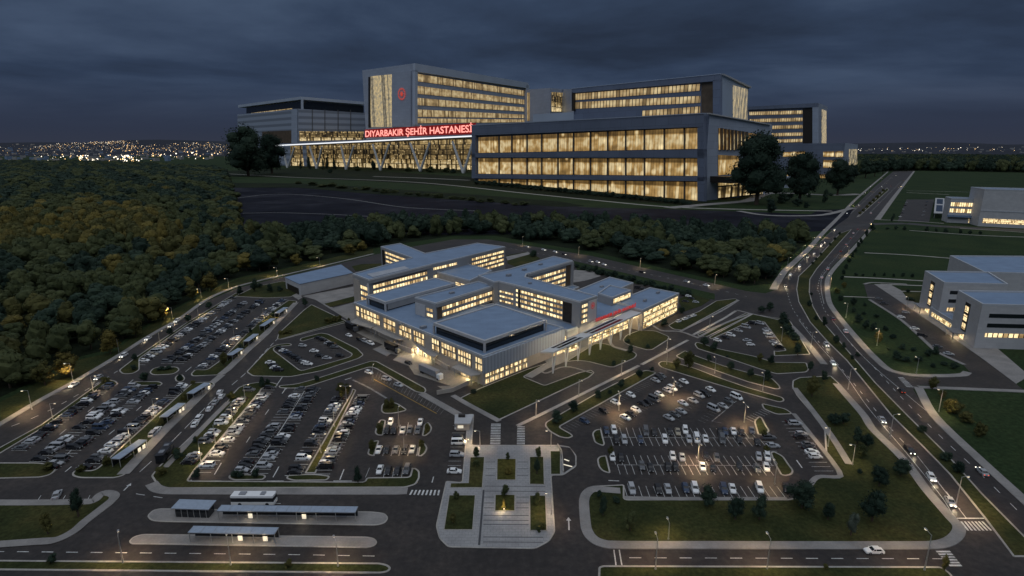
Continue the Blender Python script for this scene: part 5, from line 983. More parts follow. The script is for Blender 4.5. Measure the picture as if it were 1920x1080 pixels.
c = onp(755.7, 176.5, SL, SC); rr = 9.0 / F * c.y; m = MB(); emblem(m, SL, SC, math.dist(SL[:2], (c.x, c.y)), c.z, rr * 1.15, 'emblem_red', 8, 2); part('emblem', m, T1)
# low connecting core between the towers
K = [G3(987, 318, 168), G3(1032, 322, 165), G3(1056, 320, 167), G3(1078, 326, 167)]; m = MB(); hull(m, [K[0], K[1], K[2], K[3], (K[3][0], K[3][1] + 300, K[3][2]), (K[0][0], K[0][1] + 300, K[0][2])], 0, 'big_silver'); KO = part('connecting_core', m)
q4('stair_window', KO, K[1], K[2], [W2(618, 258), W2(734, 266), W2(734, 388), W2(618, 388)], 'lit_big_hall', 2.); q4('window', KO, K[0], K[1], [W2(458, 262), W2(474, 262), W2(474, 450), W2(458, 450)], 'lit_big_ward', 2.)
m = MB(); z_ = A_[2]; bx = [P(*W2(270, 462), z_ + 6), P(*W2(1115, 372), z_ + 17), P(*W2(1290, 412), z_ + 17)]
cs = [(*P(*W2(495, 407), 225), 225), (*P(*W2(1115, 370), 225), 225), (*P(*W2(1290, 411), 225), 225)]; hull(m, back(cs), 150, 'big_light'); part('roof_house', m)
# left block with open top storey and louvred walls
ZL = [G3(446, 308, 197), G3(564, 313, 181), G3(690, 311, 191.5)]
m = MB(); hull(m, back([(a, b, 190 + 0 * c) for a, b, c in ZL]), 0, 'louvre_cladding'); LB_ = part('left_block', m)
LP, LC, LR = ZL
body = MB(); quad3(body, LP, LC, [W1(165, 408), W1(566, 372), W1(566, 600), W1(165, 600)], 'louvre_cladding', 4); quad3(body, LC, LR, [W1(566, 370), W1(1010, 398), W1(1010, 600), W1(566, 600)], 'louvre_cladding', 4); part('louvred_wall', body, LB_)
top = MB(); quad3(top, LP, LC, [W1(200, 362), W1(580, 318), W1(580, 372), W1(200, 408)], 'dark_glass', -20, -40); quad3(top, LC, LR, [W1(600, 316), W1(1010, 348), W1(1010, 400), W1(600, 372)], 'dark_glass', -20, -40); part('open_storey', top, LB_)
q4('lit_edge', LB_, LP, LC, [W1(255, 398), W1(525, 366), W1(525, 371), W1(255, 404)], 'lit_big_ward', 3)
m = MB(); h0 = [v[2] for v in ZL]; r4 = back(ZL); rz_ = [(v[0], v[1], v[2] - 16) for v in r4]
ex = lambda v, k: (v[0], v[1], v[2]); n_ = 4
for i in range(4): a, b, c, d = r4[i], r4[(i + 1) % 4], rz_[(i + 1) % 4], rz_[i]; m.face([d, c, b, a], 'big_light')
m.face(r4, 'roof'); m.face(rz_[::-1], 'big_silver'); part('roof_slab', m, LB_)
q4('corner_post', LB_, LC, LR, [W1(584, 300), W1(600, 302), W1(600, 372), W1(584, 372)], 'big_light', 3); q4('window_band', LB_, LC, LR, [W1(572, 520), W1(1000, 522), W1(1000, 574), W1(572, 584)], 'lit_big_hall', 5); q4('wall_panel', LB_, LP, LC, [W1(330, 522), W1(526, 514), W1(526, 600), W1(330, 600)], 'brown_panel', 5)
for x in (656, 740, 828, 912): q4('joint', LB_, LC, LR, [W1(x, 376), W1(x + 4, 376), W1(x + 4, 516), W1(x, 516)], 'mullion', 6)
q4('corner_pier', LB_, LP, LC, [W1(528, 372), W1(568, 370), W1(568, 790), W1(528, 780)], 'big_silver', 7)
# glazed entrance hall and its long canopy on V legs
HL, HR = G3(520, 311, 270), G3(900, 320, 256)
q4('hall_glazing', BH, HL, HR, [W1(520, 612), W1(1760, 570), W1(1760, 800), W1(520, 770)], 'lit_big_hall', 6, -160)
for k in range(11):
    x = 590 + k * 108; q4('hall_mullion', BH, HL, HR, [W1(x, 610 - k * 4), W1(x + 3, 610 - k * 4), W1(x + 3, 790), W1(x, 790)], 'mullion', 9)
CL, CR = G3(518, 314.5, 273), G3(890, 326, 255.2); nC = Vector((CR[1] - CL[1], -(CR[0] - CL[0]), 0)).normalized(); nC = -nC if nC.y > 0 else nC
def slab_line(px0, px1, t, depth, mat, nm, par, lead=0):
    m = MB(); a, b = onp(*px0, CL, CR) + nC * lead, onp(*px1, CL, CR) + nC * lead; bk = -nC * depth; up = Vector((0, 0, t))
    v = [a, b, b + bk, a + bk]; w = [c + up for c in v]; m.face(w, mat); m.face(v[::-1], mat)
    for i in range(4): m.face([v[i - 1], v[i], w[i], w[i - 1]], mat)
    return part(nm, m, par)
CN_ = slab_line(W1(420, 614), W1(1740, 556), 9, 200, 'big_slate', 'canopy_roof', BH); slab_line(W1(420, 618), W1(1740, 556), 5.5, 3, 'canopy_strip', 'fascia_light', CN_, 3)
q4('sign_board', BH, CL, CR, [W1(1008, 508), W1(1738, 464), W1(1738, 538), W1(1008, 562)], 'red_board', -2, -14); SB = [o for o in S.objects if o.name.startswith('sign_board')][-1]
a, b = onp(*W1(1014, 559), CL, CR), onp(*W1(1730, 526), CL, CR); sg = text_obj('lettering', SIGN, 'sign_red', tuple(a - nC * 6), tuple(b - nC * 6), 1.0, BH, ext=.0)
bpy.data.objects.remove(sg)
def text_px(s, lb, rb, hl, hr, p, q, mat, off):
    """lettering on the plane p-q whose baseline and cap line follow the photo"""
    cu = bpy.data.curves.new('lettering', 'FONT'); cu.body = s; cu.size = 1; cu.offset = .016; tmp = bpy.data.objects.new('tmp', cu); me = bpy.data.meshes.new_from_object(tmp); bpy.data.objects.remove(tmp)
    co = np.zeros(len(me.vertices) * 3); me.vertices.foreach_get('co', co); co = co.reshape(-1, 3); x0, x1 = co[:, 0].min(), co[:, 0].max()
    a, b, c, d = onp(*lb, p, q), onp(*rb, p, q), onp(rb[0], rb[1] - hr, p, q), onp(lb[0], lb[1] - hl, p, q); out = []
    for x, y, z in co: s_ = (x - x0) / (x1 - x0); t_ = y / .72; out.append(list(a.lerp(b, s_).lerp(d.lerp(c, s_), t_) + nC * off - Vector(BL)))
    me.vertices.foreach_set('co', np.array(out).ravel()); me.materials.clear(); me.materials.append(MATS[mat]); me.update(); o = bpy.data.objects.new('lettering', me); S.collection.objects.link(o); return o
o = text_px(SIGN, W1(1014, 557), W1(1729, 524), 41 / 3.556, 49 / 3.556, CL, CR, 'sign_red', 1); o.parent = SB
for bx_, tl, tr, tz in ((495, 455, 540, 627), (690, 640, 722, 622), (886, 850, 935, 618), (1115, 1060, 1170, 606), (1380, 1310, 1440, 598), (1667, 1592, 1730, 588)):
    by = {495: 766, 690: 770, 886: 779, 1115: 780, 1380: 785, 1667: 801}[bx_]
    m = MB(); b0 = onp(*W1(bx_, by), CL, CR)
    for tx in (tl, tr): m.tube(b0, onp(*W1(tx, tz), CL, CR) - nC * 2, 6.4, 5.2, 'wall_white', 6)
    part('v_leg', m)
for bx_, tl, tr, tz in ():
    m = MB(); b0 = onp(*W1(bx_, 760), HL, HR); [m.tube(b0 + nC * 40, onp(*W1(tx, 625), HL, HR) + nC * 40, 3, 2.5, 'big_light', 6) for tx in (tl, tr)]; part('v_leg', m)
# far right wing and its own podium
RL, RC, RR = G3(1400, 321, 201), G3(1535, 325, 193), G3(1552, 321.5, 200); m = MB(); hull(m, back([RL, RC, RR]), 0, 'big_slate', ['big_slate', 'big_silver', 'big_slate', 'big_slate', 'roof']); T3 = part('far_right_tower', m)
for y0, y1 in ((310, 333), (358, 381), (406, 429), (456, 478), (499, 520)): q4('window_band', T3, RL, RC, [W3(375, y0 + 10), W3(728, y0), W3(728, y1), W3(375, y1 + 8)], 'lit_big_ward', 2)
q4('wall_panel', T3, RL, RC, [W3(732, 298), W3(797, 292), W3(797, 530), W3(732, 530)], 'dark_panel', 2); q4('stair_window', T3, RC, RR, [W3(856, 302), W3(884, 312), W3(884, 528), W3(856, 528)], 'lit_big_stair', 2)
fr = MB(); quad3(fr, RL, RC, [W3(370, 286), W3(835, 260), W3(835, 288), W3(370, 306)], 'big_slate', 9); quad3(fr, RL, RC, [W3(800, 286), W3(835, 286), W3(835, 530), W3(800, 530)], 'big_silver', 9); part('frame', fr, T3)
QL, QC, QR = G3(1430, 330, 270), G3(1585, 336, 268), G3(1609, 331, 271); m = MB(); hull(m, back([QL, QC, QR]), 0, 'big_slate', ['big_slate', 'big_silver', 'big_slate', 'big_slate', 'roof']); P3 = part('far_right_podium', m)
for px in ([(600, 588), (745, 582), (745, 614), (600, 618)], [(868, 584), (940, 582), (940, 618), (868, 618)], [(948, 582), (998, 581), (998, 620), (948, 620)], [(868, 640), (980, 642), (980, 690), (868, 690)], [(560, 730), (640, 728), (640, 762), (560, 762)], [(820, 735), (945, 735), (945, 768), (820, 766)]):
    q4('window', P3, QL, QC, [W3(*c) for c in px], 'lit_big_bay', 2)
for k in range(4): q4('window', P3, QC, QR, [W3(1038 + k * 14, 568), W3(1047 + k * 14, 570), W3(1047 + k * 14, 680), W3(1038 + k * 14, 680)], 'lit_big_stair', 2)
t = thing('white_annexe', 'small white building with dark windows glimpsed between the tall trees by the far entrance', 'building', (*P(1465, 353), 0)); a, b = G3(1447, 352.5, 331), G3(1484, 352.5, 333); m = MB(); hull(m, [a, b, (b[0] + 30, b[1] + 60, b[2]), (a[0] + 30, a[1] + 60, a[2])], 0, 'big_light'); m.build('wall', t)
for x0, x1 in ((570, 590), (598, 620), (626, 644)): m = MB(); quad3(m, a, b, [W3(x0, 775), W3(x1, 775), W3(x1, 798), W3(x0, 798)], 'dark_glass', 1.5); m.build('window', t)
# ================================================================ trees, shrubs, woods
def leaf_mat(name, lo, mid, hi):
    m, t, b = mat_base(name); tcn = N(t, 'ShaderNodeTexCoord'); oi = N(t, 'ShaderNodeObjectInfo')
    n1 = N(t, 'ShaderNodeTexNoise', ins={'Scale': 4.5, 'Detail': 4.0}); t.links.new(tcn.outputs['Object'], n1.inputs[0])
    a = N(t, 'ShaderNodeMath', operation='MULTIPLY_ADD', ins={1: .35, 2: -.17}); t.links.new(oi.outputs['Random'], a.inputs[0])
    s = N(t, 'ShaderNodeMath', operation='ADD'); t.links.new(n1.outputs[0], s.inputs[0]); t.links.new(a.outputs[0], s.inputs[1])
    r = ramp(t, [(.25, lo), (.5, mid), (.78, hi)]); t.links.new(s.outputs[0], r.inputs[0]); t.links.new(r.outputs[0], b.inputs['Base Color'])
    b.inputs['Roughness'].default_value = .8; b.inputs['Specular IOR Level'].default_value = .15; return m
leaf_mat('leaf_green', (.032, .044, .018), (.054, .066, .026), (.086, .098, .040)); leaf_mat('leaf_dark', (.013, .026, .018), (.024, .042, .028), (.040, .064, .040))
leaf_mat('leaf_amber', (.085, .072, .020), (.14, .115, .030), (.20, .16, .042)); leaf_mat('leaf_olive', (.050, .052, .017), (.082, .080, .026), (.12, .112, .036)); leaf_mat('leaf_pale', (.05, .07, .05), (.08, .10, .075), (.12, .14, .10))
def icos(c, r, mb, mat, rnd):
    t = (1 + 5 ** .5) / 2; V = [(-1, t, 0), (1, t, 0), (-1, -t, 0), (1, -t, 0), (0, -1, t), (0, 1, t), (0, -1, -t), (0, 1, -t), (t, 0, -1), (t, 0, 1), (-t, 0, -1), (-t, 0, 1)]
    Fc = [(0, 11, 5), (0, 5, 1), (0, 1, 7), (0, 7, 10), (0, 10, 11), (1, 5, 9), (5, 11, 4), (11, 10, 2), (10, 7, 6), (7, 1, 8), (3, 9, 4), (3, 4, 2), (3, 2, 6), (3, 6, 8), (3, 8, 9), (4, 9, 5), (2, 4, 11), (6, 2, 10), (8, 6, 7), (9, 8, 1)]
    V = [Vector(v).normalized() for v in V]; mid = {}
    def m_(a, b):
        k = (min(a, b), max(a, b))
        if k not in mid: V.append((V[a] + V[b]).normalized()); mid[k] = len(V) - 1
        return mid[k]
    F2 = []
    for a, b, d in Fc: x, y, z = m_(a, b), m_(b, d), m_(d, a); F2 += [(a, x, z), (b, y, x), (d, z, y), (x, y, z)]
    q = [Vector(c) + v * r * rnd.uniform(.88, 1.10) for v in V]
    k = len(mb.v); mb.v += [tuple(v) for v in q]; mi = mb.mi(mat)
    for f in F2: mb.f.append(tuple(i + k for i in f)); mb.m.append(mi); mb.uv.append([(0, 0)] * 3)
def crown_mesh(seed, mat, nl, lobes, shape='round', leaf=.055, mode='wood'):
    rnd = random.Random(seed); mb = MB(); cs = []
    for i in range(lobes):
        a = rnd.uniform(0, 6.283); h = rnd.uniform(.12, .88)
        if shape == 'cone': rr = .40 * (1 - h * .85) * rnd.uniform(.4, 1); s = .16 * (1.15 - h * .7)
        else: rr = .34 * math.sqrt(max(.05, 1 - (2 * h - .85) ** 2 * .9)) * rnd.uniform(.25, 1); s = rnd.uniform(.15, .25) if mode == 'wood' else rnd.uniform(.10, .18)
        cs.append((Vector((math.cos(a) * rr, math.sin(a) * rr, h)), s))
    wd = mode == 'wood'
    cs.append((Vector((0, 0, .5)), (.36 if wd else .24) if shape != 'cone' else .2)); cs.append((Vector((0, 0, .76)), (.22 if wd else .15) if shape != 'cone' else .1)); cs.append((Vector((0.02, 0, .28)), .2))
    for c, s in cs: icos(c, s * (.94 if mode == 'wood' else .80), mb, mat, rnd)
    mi = mb.mi(mat)
    for i in range(nl):
        c, s = cs[rnd.randrange(len(cs))]; d = Vector((rnd.gauss(0, 1), rnd.gauss(0, 1), rnd.gauss(.25, 1))).normalized(); p = c + d * s * rnd.uniform(.85, 1.14 if mode == 'wood' else 1.45)
        n = (d + Vector((rnd.gauss(0, .5), rnd.gauss(0, .5), rnd.gauss(0, .5)))).normalized(); u = n.orthogonal().normalized(); w = n.cross(u); g = leaf * rnd.uniform(.6, 1.3)
        k = len(mb.v); mb.v += [tuple(p + u * g), tuple(p + w * g * .7), tuple(p - u * g), tuple(p - w * g * .7)]; mb.f.append((k, k+1, k+2, k+3)); mb.m.append(mi); mb.uv.append([(0, 0)] * 4)
    return mb.mesh('crown')
def trunk_mesh(seed):
    rnd = random.Random(seed); mb = MB(); top = .62; pts = [(0, 0, 0), (rnd.uniform(-.02, .02), rnd.uniform(-.02, .02), .3), (rnd.uniform(-.03, .03), 0, top)]
    mb.tube(pts[0], pts[1], .038, .028, 'bark', 7); mb.tube(pts[1], pts[2], .028, .012, 'bark', 6)
    for i in range(5): a = i * 1.3 + rnd.random(); z = .24 + i * .05; mb.tube((0, 0, z), (math.cos(a) * .22, math.sin(a) * .22, z + .22), .014, .005, 'bark', 5)
    return mb.mesh('trunk')
CRM = {}
def crown(kind, i, big='mid'):
    key = (kind, i, big)
    if key not in CRM:
        base, mt = dict(green=('round', 'leaf_green'), dark=('round', 'leaf_dark'), amber=('round', 'leaf_amber'), olive=('round', 'leaf_olive'), pale=('round', 'leaf_pale'), cone=('cone', 'leaf_dark'))[kind]
        CRM[key] = crown_mesh(hash(kind) % 97 * 0 + sum(map(ord, kind)) + i * 7, mt, {'big': 7500, 'mid': 1500, 'wood': 520}[big], {'big': 44, 'mid': 20, 'wood': 9}[big], base, {'big': .019, 'mid': .032, 'wood': .040}[big], big)
    return CRM[key]
TRM = [trunk_mesh(i) for i in range(4)]
rt = random.Random(5)
def tree(x, y, h, w, kind, label, cat='tree', group=None, name=None, big=False, lift=.16, z=0.):
    o = thing(name or ('tree' if h > 3 else 'shrub'), label, cat, (x, y, z), group, rt.uniform(0, 6.28)); i = rt.randrange(4)
    t = link(bpy.data.objects.new('trunk' if h > 3 else 'stem', TRM[i]), o); t.scale = (h * .8, h * .8, h * .9) if h > 3 else (h * .4, h * .4, h * .6)
    c = link(bpy.data.objects.new('crown' if h > 3 else 'foliage', crown(kind, i, big if isinstance(big, str) else ('big' if big else 'mid'))), o); c.location = (0, 0, h * lift); c.scale = (w, w, h * (1 - lift)); return o
def mh(x, y, hp):
    """metres of a thing standing at pixel x,y that is hp pixels tall"""
    g = P(x, y); lo, hi = 0., 900.
    for _ in range(30):
        m = (lo + hi) / 2; Z = m - CH; d = g[1] * ct - Z * st; u = g[1] * st + Z * ct
        if 540 - F * u / d > y - hp: lo = m
        else: hi = m
    return lo
def mw(x, y, wp): return wp * CH / (ct * (y - HY))
def trees(desc, zf, sc, items, kind, noun='tree', group=None, big=False, lift=.16, kinds=None):
    its = [(*zf([(x, y)])[0], h / sc, w / sc) for x, y, h, w in items]; order = sorted(range(len(its)), key=lambda i: -its[i][1])
    for r, i in enumerate(order):
        x, y, h, w = its[i]; g = P(x, y); k = (kinds or {}).get(i, kind); H_ = mh(x, y, h)
        adj = {'green': 'green', 'dark': 'dark green', 'amber': 'golden', 'olive': 'olive green', 'pale': 'pale grey green', 'cone': 'pointed dark'}[k]; nn = noun
        tree(g[0], g[1], H_, mw(x, y, w), k, '%s %s %s' % (adj, nn, (desc % (ORD[r])) if len(its) > 1 else desc.replace('%s', '').replace('  ', ' ')), 'tree' if noun == 'tree' else 'shrub', group, 'tree' if noun == 'tree' else 'shrub', big, lift if noun == 'tree' else .02)
I_ = lambda p: p
trees('towering over the road beside the far entrance canopy, %s of the pair', I_, 1, [(466, 330, 95, 84), (510, 326, 74, 62)], 'dark', big=True, lift=.1)
trees('beside the far hospital entrance, %s of the tall row', I_, 1, [(1418, 384, 136, 112), (1498, 379, 94, 76), (1570, 366, 68, 58)], 'dark', big=True, lift=.16)
trees('in a grove right of the far hospital, %s from near end', I_, 1, [(1622, 334, 38, 34), (1640, 331, 32, 30), (1600, 340, 34, 26), (1655, 326, 26, 26)], 'dark')
trees('on the lawn before the far hospital entrance, %s from near end', A3z, 3.556, [(518, 995, 105, 92), (590, 930, 70, 100), (690, 950, 60, 80), (750, 960, 40, 50), (875, 925, 90, 50), (640, 900, 40, 60), (770, 890, 30, 40), (915, 880, 20, 40)], 'dark', 'bush')
trees('slim in front of the glazed hall, %s of the row', A1z, 3.556, [(640, 775, 95, 34), (762, 778, 92, 30), (808, 778, 90, 30), (735, 776, 70, 26), (585, 772, 60, 30), (1070, 780, 70, 40), (1180, 775, 30, 40), (960, 785, 32, 60), (1300, 790, 30, 60), (1450, 795, 40, 80), (1550, 795, 36, 70), (780, 800, 34, 40), (1600, 800, 34, 60)], 'cone', 'shrub', kinds={5: 'dark', 6: 'dark', 7: 'green', 8: 'green', 9: 'green', 10: 'green', 11: 'dark', 12: 'dark'})
# hedge under the far hospital
mh_ = [(895 + i * 11, 347 + i * 1.06) for i in range(37)]
trees('in the far hospital foot hedge, %s from its near end', I_, 1, [(x, y - 1, 8 + (i * 5) % 4, 19) for i, (x, y) in enumerate(mh_)], 'dark', 'bush', group='bushes in the hedge of the far hospital')
trees('on the verge below the far pavement, %s from near end', I_, 1, [(560 + i * 20 + (i * 7) % 9, 345 + i * 1.9 + (i % 3), 5 + (i * 3) % 5, 18 + (i * 5) % 11) for i in range(22)], 'green', 'bush', group='bushes on the far verge')
# avenue
trees('on the avenue median, %s from near end', B7z, 3.375, [(520, 135, 18, 20), (490, 168, 18, 20), (460, 203, 18, 20), (400, 265, 18, 22), (372, 297, 18, 22), (350, 322, 18, 22), (330, 590, 40, 40), (370, 675, 30, 36), (425, 712, 62, 44), (497, 822, 55, 46), (545, 855, 40, 34), (600, 925, 30, 36), (632, 905, 28, 40), (340, 520, 22, 24)], 'dark', 'bush', 'bushes on the avenue median')
trees('on the median by the bottom right corner, %s from near end', B6z, 3.6, [(1110, 110, 52, 70), (1270, 300, 62, 90), (1355, 385, 85, 95)], 'dark', 'bush')
trees('on the dark corner lawn beyond the avenue, %s from near end', I_, 1, [(1748, 730, 24, 22), (1790, 776, 26, 34), (1778, 768, 22, 24), (1812, 792, 20, 30), (1838, 818, 26, 26), (1765, 745, 14, 18)], 'olive', 'bush')
trees('on the upper avenue median, %s from near end', I_, 1, [(1612, 402, 6, 8), (1618, 397, 6, 8), (1625, 390, 6, 8), (1631, 384, 6, 8), (1637, 378, 6, 8), (1644, 371, 6, 8), (1650, 365, 5, 7), (1656, 359, 5, 7)], 'olive', 'bush', 'bushes on the upper avenue median')
trees('on the verge east of the outbound avenue, %s from near end', B7z, 3.375, [(725, 108, 45, 44), (690, 145, 40, 28), (655, 190, 36, 26), (638, 212, 34, 26), (620, 248, 34, 28), (600, 278, 34, 30), (580, 312, 34, 30), (560, 352, 36, 32), (545, 385, 30, 34), (532, 420, 30, 34), (545, 470, 36, 40), (505, 505, 34, 44),
    (525, 552, 36, 40), (602, 582, 55, 54), (610, 630, 38, 38), (680, 588, 24, 28), (635, 690, 55, 60), (672, 642, 20, 36), (685, 730, 62, 52), (730, 745, 58, 50), (752, 660, 26, 44), (810, 740, 30, 44), (760, 820, 70, 60), (855, 792, 30, 46), (915, 860, 34, 56), (985, 872, 26, 44), (880, 925, 56, 64), (940, 938, 32, 70), (1020, 935, 34, 60), (1075, 905, 50, 60), (1125, 890, 50, 60), (1110, 975, 30, 40), (1245, 985, 44, 60), (830, 865, 16, 34), (1180, 960, 24, 50)], 'dark', 'bush', 'bushes on the east verge', kinds={22: 'olive', 10: 'olive', 11: 'olive'})
trees('in the row before the far office block, %s from near end', B7z, 3.375, [(878, 103, 26, 28), (930, 106, 26, 28), (1070, 112, 30, 32), (1133, 116, 24, 28), (1190, 122, 28, 36), (1285, 128, 30, 30), (1345, 132, 26, 28), (1410, 135, 26, 28), (822, 102, 14, 30)], 'dark', 'bush', 'bushes before the office block')
trees('in the dotted row across the eastern fields, %s from near end', B7z, 3.375, [(740, 398, 22, 20), (802, 396, 22, 22), (862, 402, 22, 24), (920, 400, 28, 28), (980, 404, 26, 28), (625, 394, 20, 36), (665, 396, 16, 30), (950, 500, 22, 32), (965, 552, 22, 70)], 'dark', 'bush', 'bushes across the eastern fields')
trees('by the far office car park, %s from near end', B7z, 3.375, [(1330, 20, 40, 20), (1300, 60, 40, 20), (860, 30, 30, 20), (850, 50, 30, 20)], 'dark', 'bush')
# south-east lawn
trees('on the big south east lawn, %s from near end', B5 if 0 else (lambda p: zc(1040, 780, 3.6, p)), 3.6, [(1028, 612, 145, 130), (1218, 700, 165, 130), (1380, 700, 165, 130), (1668, 622, 185, 230), (325, 672, 130, 76), (300, 548, 46, 50), (415, 590, 50, 60), (508, 778, 132, 104), (1845, 700, 120, 90)], 'dark', 'tree', lift=.12, kinds={7: 'green'})
trees('on the dark lawn beside the inbound avenue, %s from near end', B6z, 3.6, [(672, 190, 118, 84), (735, 222, 112, 84), (703, 288, 90, 82), (820, 475, 140, 130), (966, 408, 125, 132), (772, 712, 225, 200), (628, 808, 165, 100), (475, 700, 125, 90), (690, 392, 40, 44), (520, 62, 80, 90), (580, 55, 80, 100)], 'dark', 'tree', lift=.12, kinds={2: 'green', 6: 'pale'})
# right car park verges
trees('in the verge beside the access road, %s from near end', Z5, 6.75, [(155, 700, 160, 180), (375, 560, 150, 160), (680, 395, 120, 120), (970, 258, 120, 130), (1200, 120, 110, 120), (832, 328, 50, 80), (1365, 40, 60, 70)], 'dark', 'tree', 'trees beside the access road', lift=.12)
trees('on the islands above the right car park, %s from near end', B4z, 3.6, [(1010, 325, 75, 66), (1075, 350, 62, 64), (820, 480, 80, 66), (902, 470, 125, 90), (1040, 428, 55, 44), (1187, 482, 64, 66), (1318, 535, 66, 62), (1430, 558, 75, 76), (1382, 432, 66, 50), (1460, 445, 66, 56), (1165, 800 - 400, 20, 26)], 'dark', 'tree', 'trees on the islands', lift=.12, kinds={3: 'olive', 2: 'olive', 8: 'olive'})
trees('along the east side of the triangular car park, %s from near end', B4z, 3.6, [(1540, 190, 100, 90), (1578, 262, 84, 80), (1615, 300, 80, 84), (1640, 382, 84, 66), (1450, 80, 56, 66), (1400, 92, 40, 70), (1560, 225, 60, 80)], 'dark', 'tree', 'trees by the triangular car park', lift=.12)
trees('by the eastern junction of the right car park, %s from near end', B4z, 3.6, [(1722, 490, 74, 44), (1735, 662, 138, 116), (1820, 560, 76, 66), (1865, 830, 60, 60)], 'dark', 'tree', lift=.12, kinds={1: 'olive'})
trees('in the bulb islands of the right car park, %s from near end', lambda p: p, 1, [(1144, 857, 22, 14), (1436, 852, 18, 16), (1432, 822, 16, 14), (1120, 822, 6, 10)], 'olive', 'bush')
# plaza
trees('on the paved plaza lawns, %s from near end', B3z, 3.483, [(395, 410, 66, 52), (600, 428, 50, 36), (797, 415, 78, 46), (790, 520, 110, 46), (578, 662, 72, 70), (790, 725, 82, 72), (262, 685, 54, 50), (240, 845, 76, 62), (600, 520, 50, 70), (575, 745, 60, 40), (830, 885, 44, 50), (395, 470, 50, 60), (800, 900, 40, 40)], 'green', 'tree', 'young trees on the plaza', lift=.1, kinds={7: 'olive', 8: 'amber', 9: 'amber', 10: 'olive', 3: 'dark'})
# left car parks
trees('at the top of the upper left car park, %s from near end', I_, 1, [(572, 574, 16, 13), (450, 553, 17, 15), (478, 547, 26, 18), (507, 548, 16, 15), (487, 540, 10, 14), (525, 546, 10, 14)], 'dark', lift=.1)
trees('in the narrow upper car park verge, %s from near end', Z1, 5.818, [(135, 730, 80, 80), (520, 450, 80, 90), (725, 312, 85, 100), (945, 165, 80, 90), (130, 835, 60, 90)], 'dark', 'tree', lift=.08)
trees('by the cross road between the left car parks, %s from near end', Z1, 5.818, [(232, 962, 105, 130), (628, 955, 70, 76), (1110, 790, 150, 120), (1295, 620, 70, 80), (1395, 430, 60, 50), (1640, 262, 70, 60), (1520, 1000, 90, 80), (500, 830, 40, 120), (420, 835, 40, 100)], 'dark', 'tree', lift=.08, kinds={2: 'olive'})
trees('in the lower left car park verges, %s from near end', Z2, 5.818, [(745, 95, 60, 110), (765, 1010, 110, 110), (1595, 300, 80, 90), (1350, 570, 80, 80), (110, 1065, 90, 150), (480, 1075, 70, 110), (1520, 900, 95, 110), (1725, 745, 60, 60), (1700, 115, 40, 60)], 'olive', 'tree', lift=.08)
trees('around the middle car park, %s from near end', lambda p: zc(280, 680, 4.32, p), 4.32, [(915, 200, 75, 60), (235, 785, 90, 90), (662, 300, 65, 70), (100, 910, 70, 110), (690, 930, 60, 90), (740, 935, 55, 80), (860, 935, 75, 90), (385, 930, 70, 90), (1555, 285, 125, 90), (1600, 260, 90, 80), (1358, 150, 50, 50), (1690, 970, 130, 90), (370, 650, 50, 40), (960, 170, 40, 50)], 'dark', 'tree', lift=.08, kinds={8: 'olive', 9: 'olive', 2: 'olive', 3: 'olive'})
trees('on the small islands before the plaza, %s from near end', B2z, 3.6, [(690, 115, 70, 56), (1012, 110, 66, 44), (640, 240, 80, 66), (975, 215, 60, 46)], 'olive', 'tree', lift=.08)
trees('on the triangular island by the yard, %s from near end', B1z, 4.5, [(1190, 930, 80, 70), (1235, 925, 85, 66), (840, 770, 10, 12)], 'olive', 'bush')
trees('on the lower left corner lawn and strip, %s from near end', A8z, 3.6, [(315, 682, 190, 100), (108, 800, 150, 80), (140, 1002, 70, 80)], 'dark', 'tree', lift=.14, kinds={1: 'olive'})
trees('on the bottom grass strip, %s from the left', I_, 1, [(541, 1063, 14, 18), (95, 1058, 12, 14), (1770, 1070, 30, 16), (1548, 1066, 9, 12)], 'olive', 'bush')
trees('on the lawns near the hospital entrance loop, %s from near end', A5z, 3.6, [(1045, 885, 36, 44), (1158, 795, 50, 54), (1275, 765, 30, 40), (505, 150, 50, 60), (962, 272, 44, 60), (1385, 615, 50, 70), (1500, 530, 50, 60), (100, 1070, 30, 60), (1140, 730, 30, 50), (940, 270, 30, 60)], 'dark', 'bush')
trees('on the triangular lawn left of the hospital, %s from near end', B1z, 4.5, [(700, 205, 50, 80), (760, 190, 50, 80), (800, 180, 44, 40), (360, 290, 40, 90), (310, 300, 34, 70), (875, 195, 34, 30)], 'olive', 'bush')
trees('in the hedge beside the road behind the hospital, %s from near end', A5z, 3.6, [(800 + i * 42, 222 + i * 10.5 + (i % 3) * 4, 26 + (i * 7) % 22, 52 + (i * 11) % 30) for i in range(19)], 'dark', 'bush', 'bushes in the hedge behind the hospital')
trees('coloured as if lamp lit along the wood edge, %s from near end', I_, 1, [(208, 664, 44, 44), (128, 706, 46, 50), (306, 600, 30, 34), (396, 545, 34, 40), (362, 562, 28, 30), (556, 498, 22, 26), (655, 478, 20, 30), (1330, 520, 14, 16), (85, 722, 44, 40), (255, 632, 36, 34), (680, 470, 18, 26)], 'amber', lift=.12, kinds={4: 'olive', 9: 'olive', 8: 'olive'})  # warm lamp light on these crowns is put into the amber and olive leaf colour
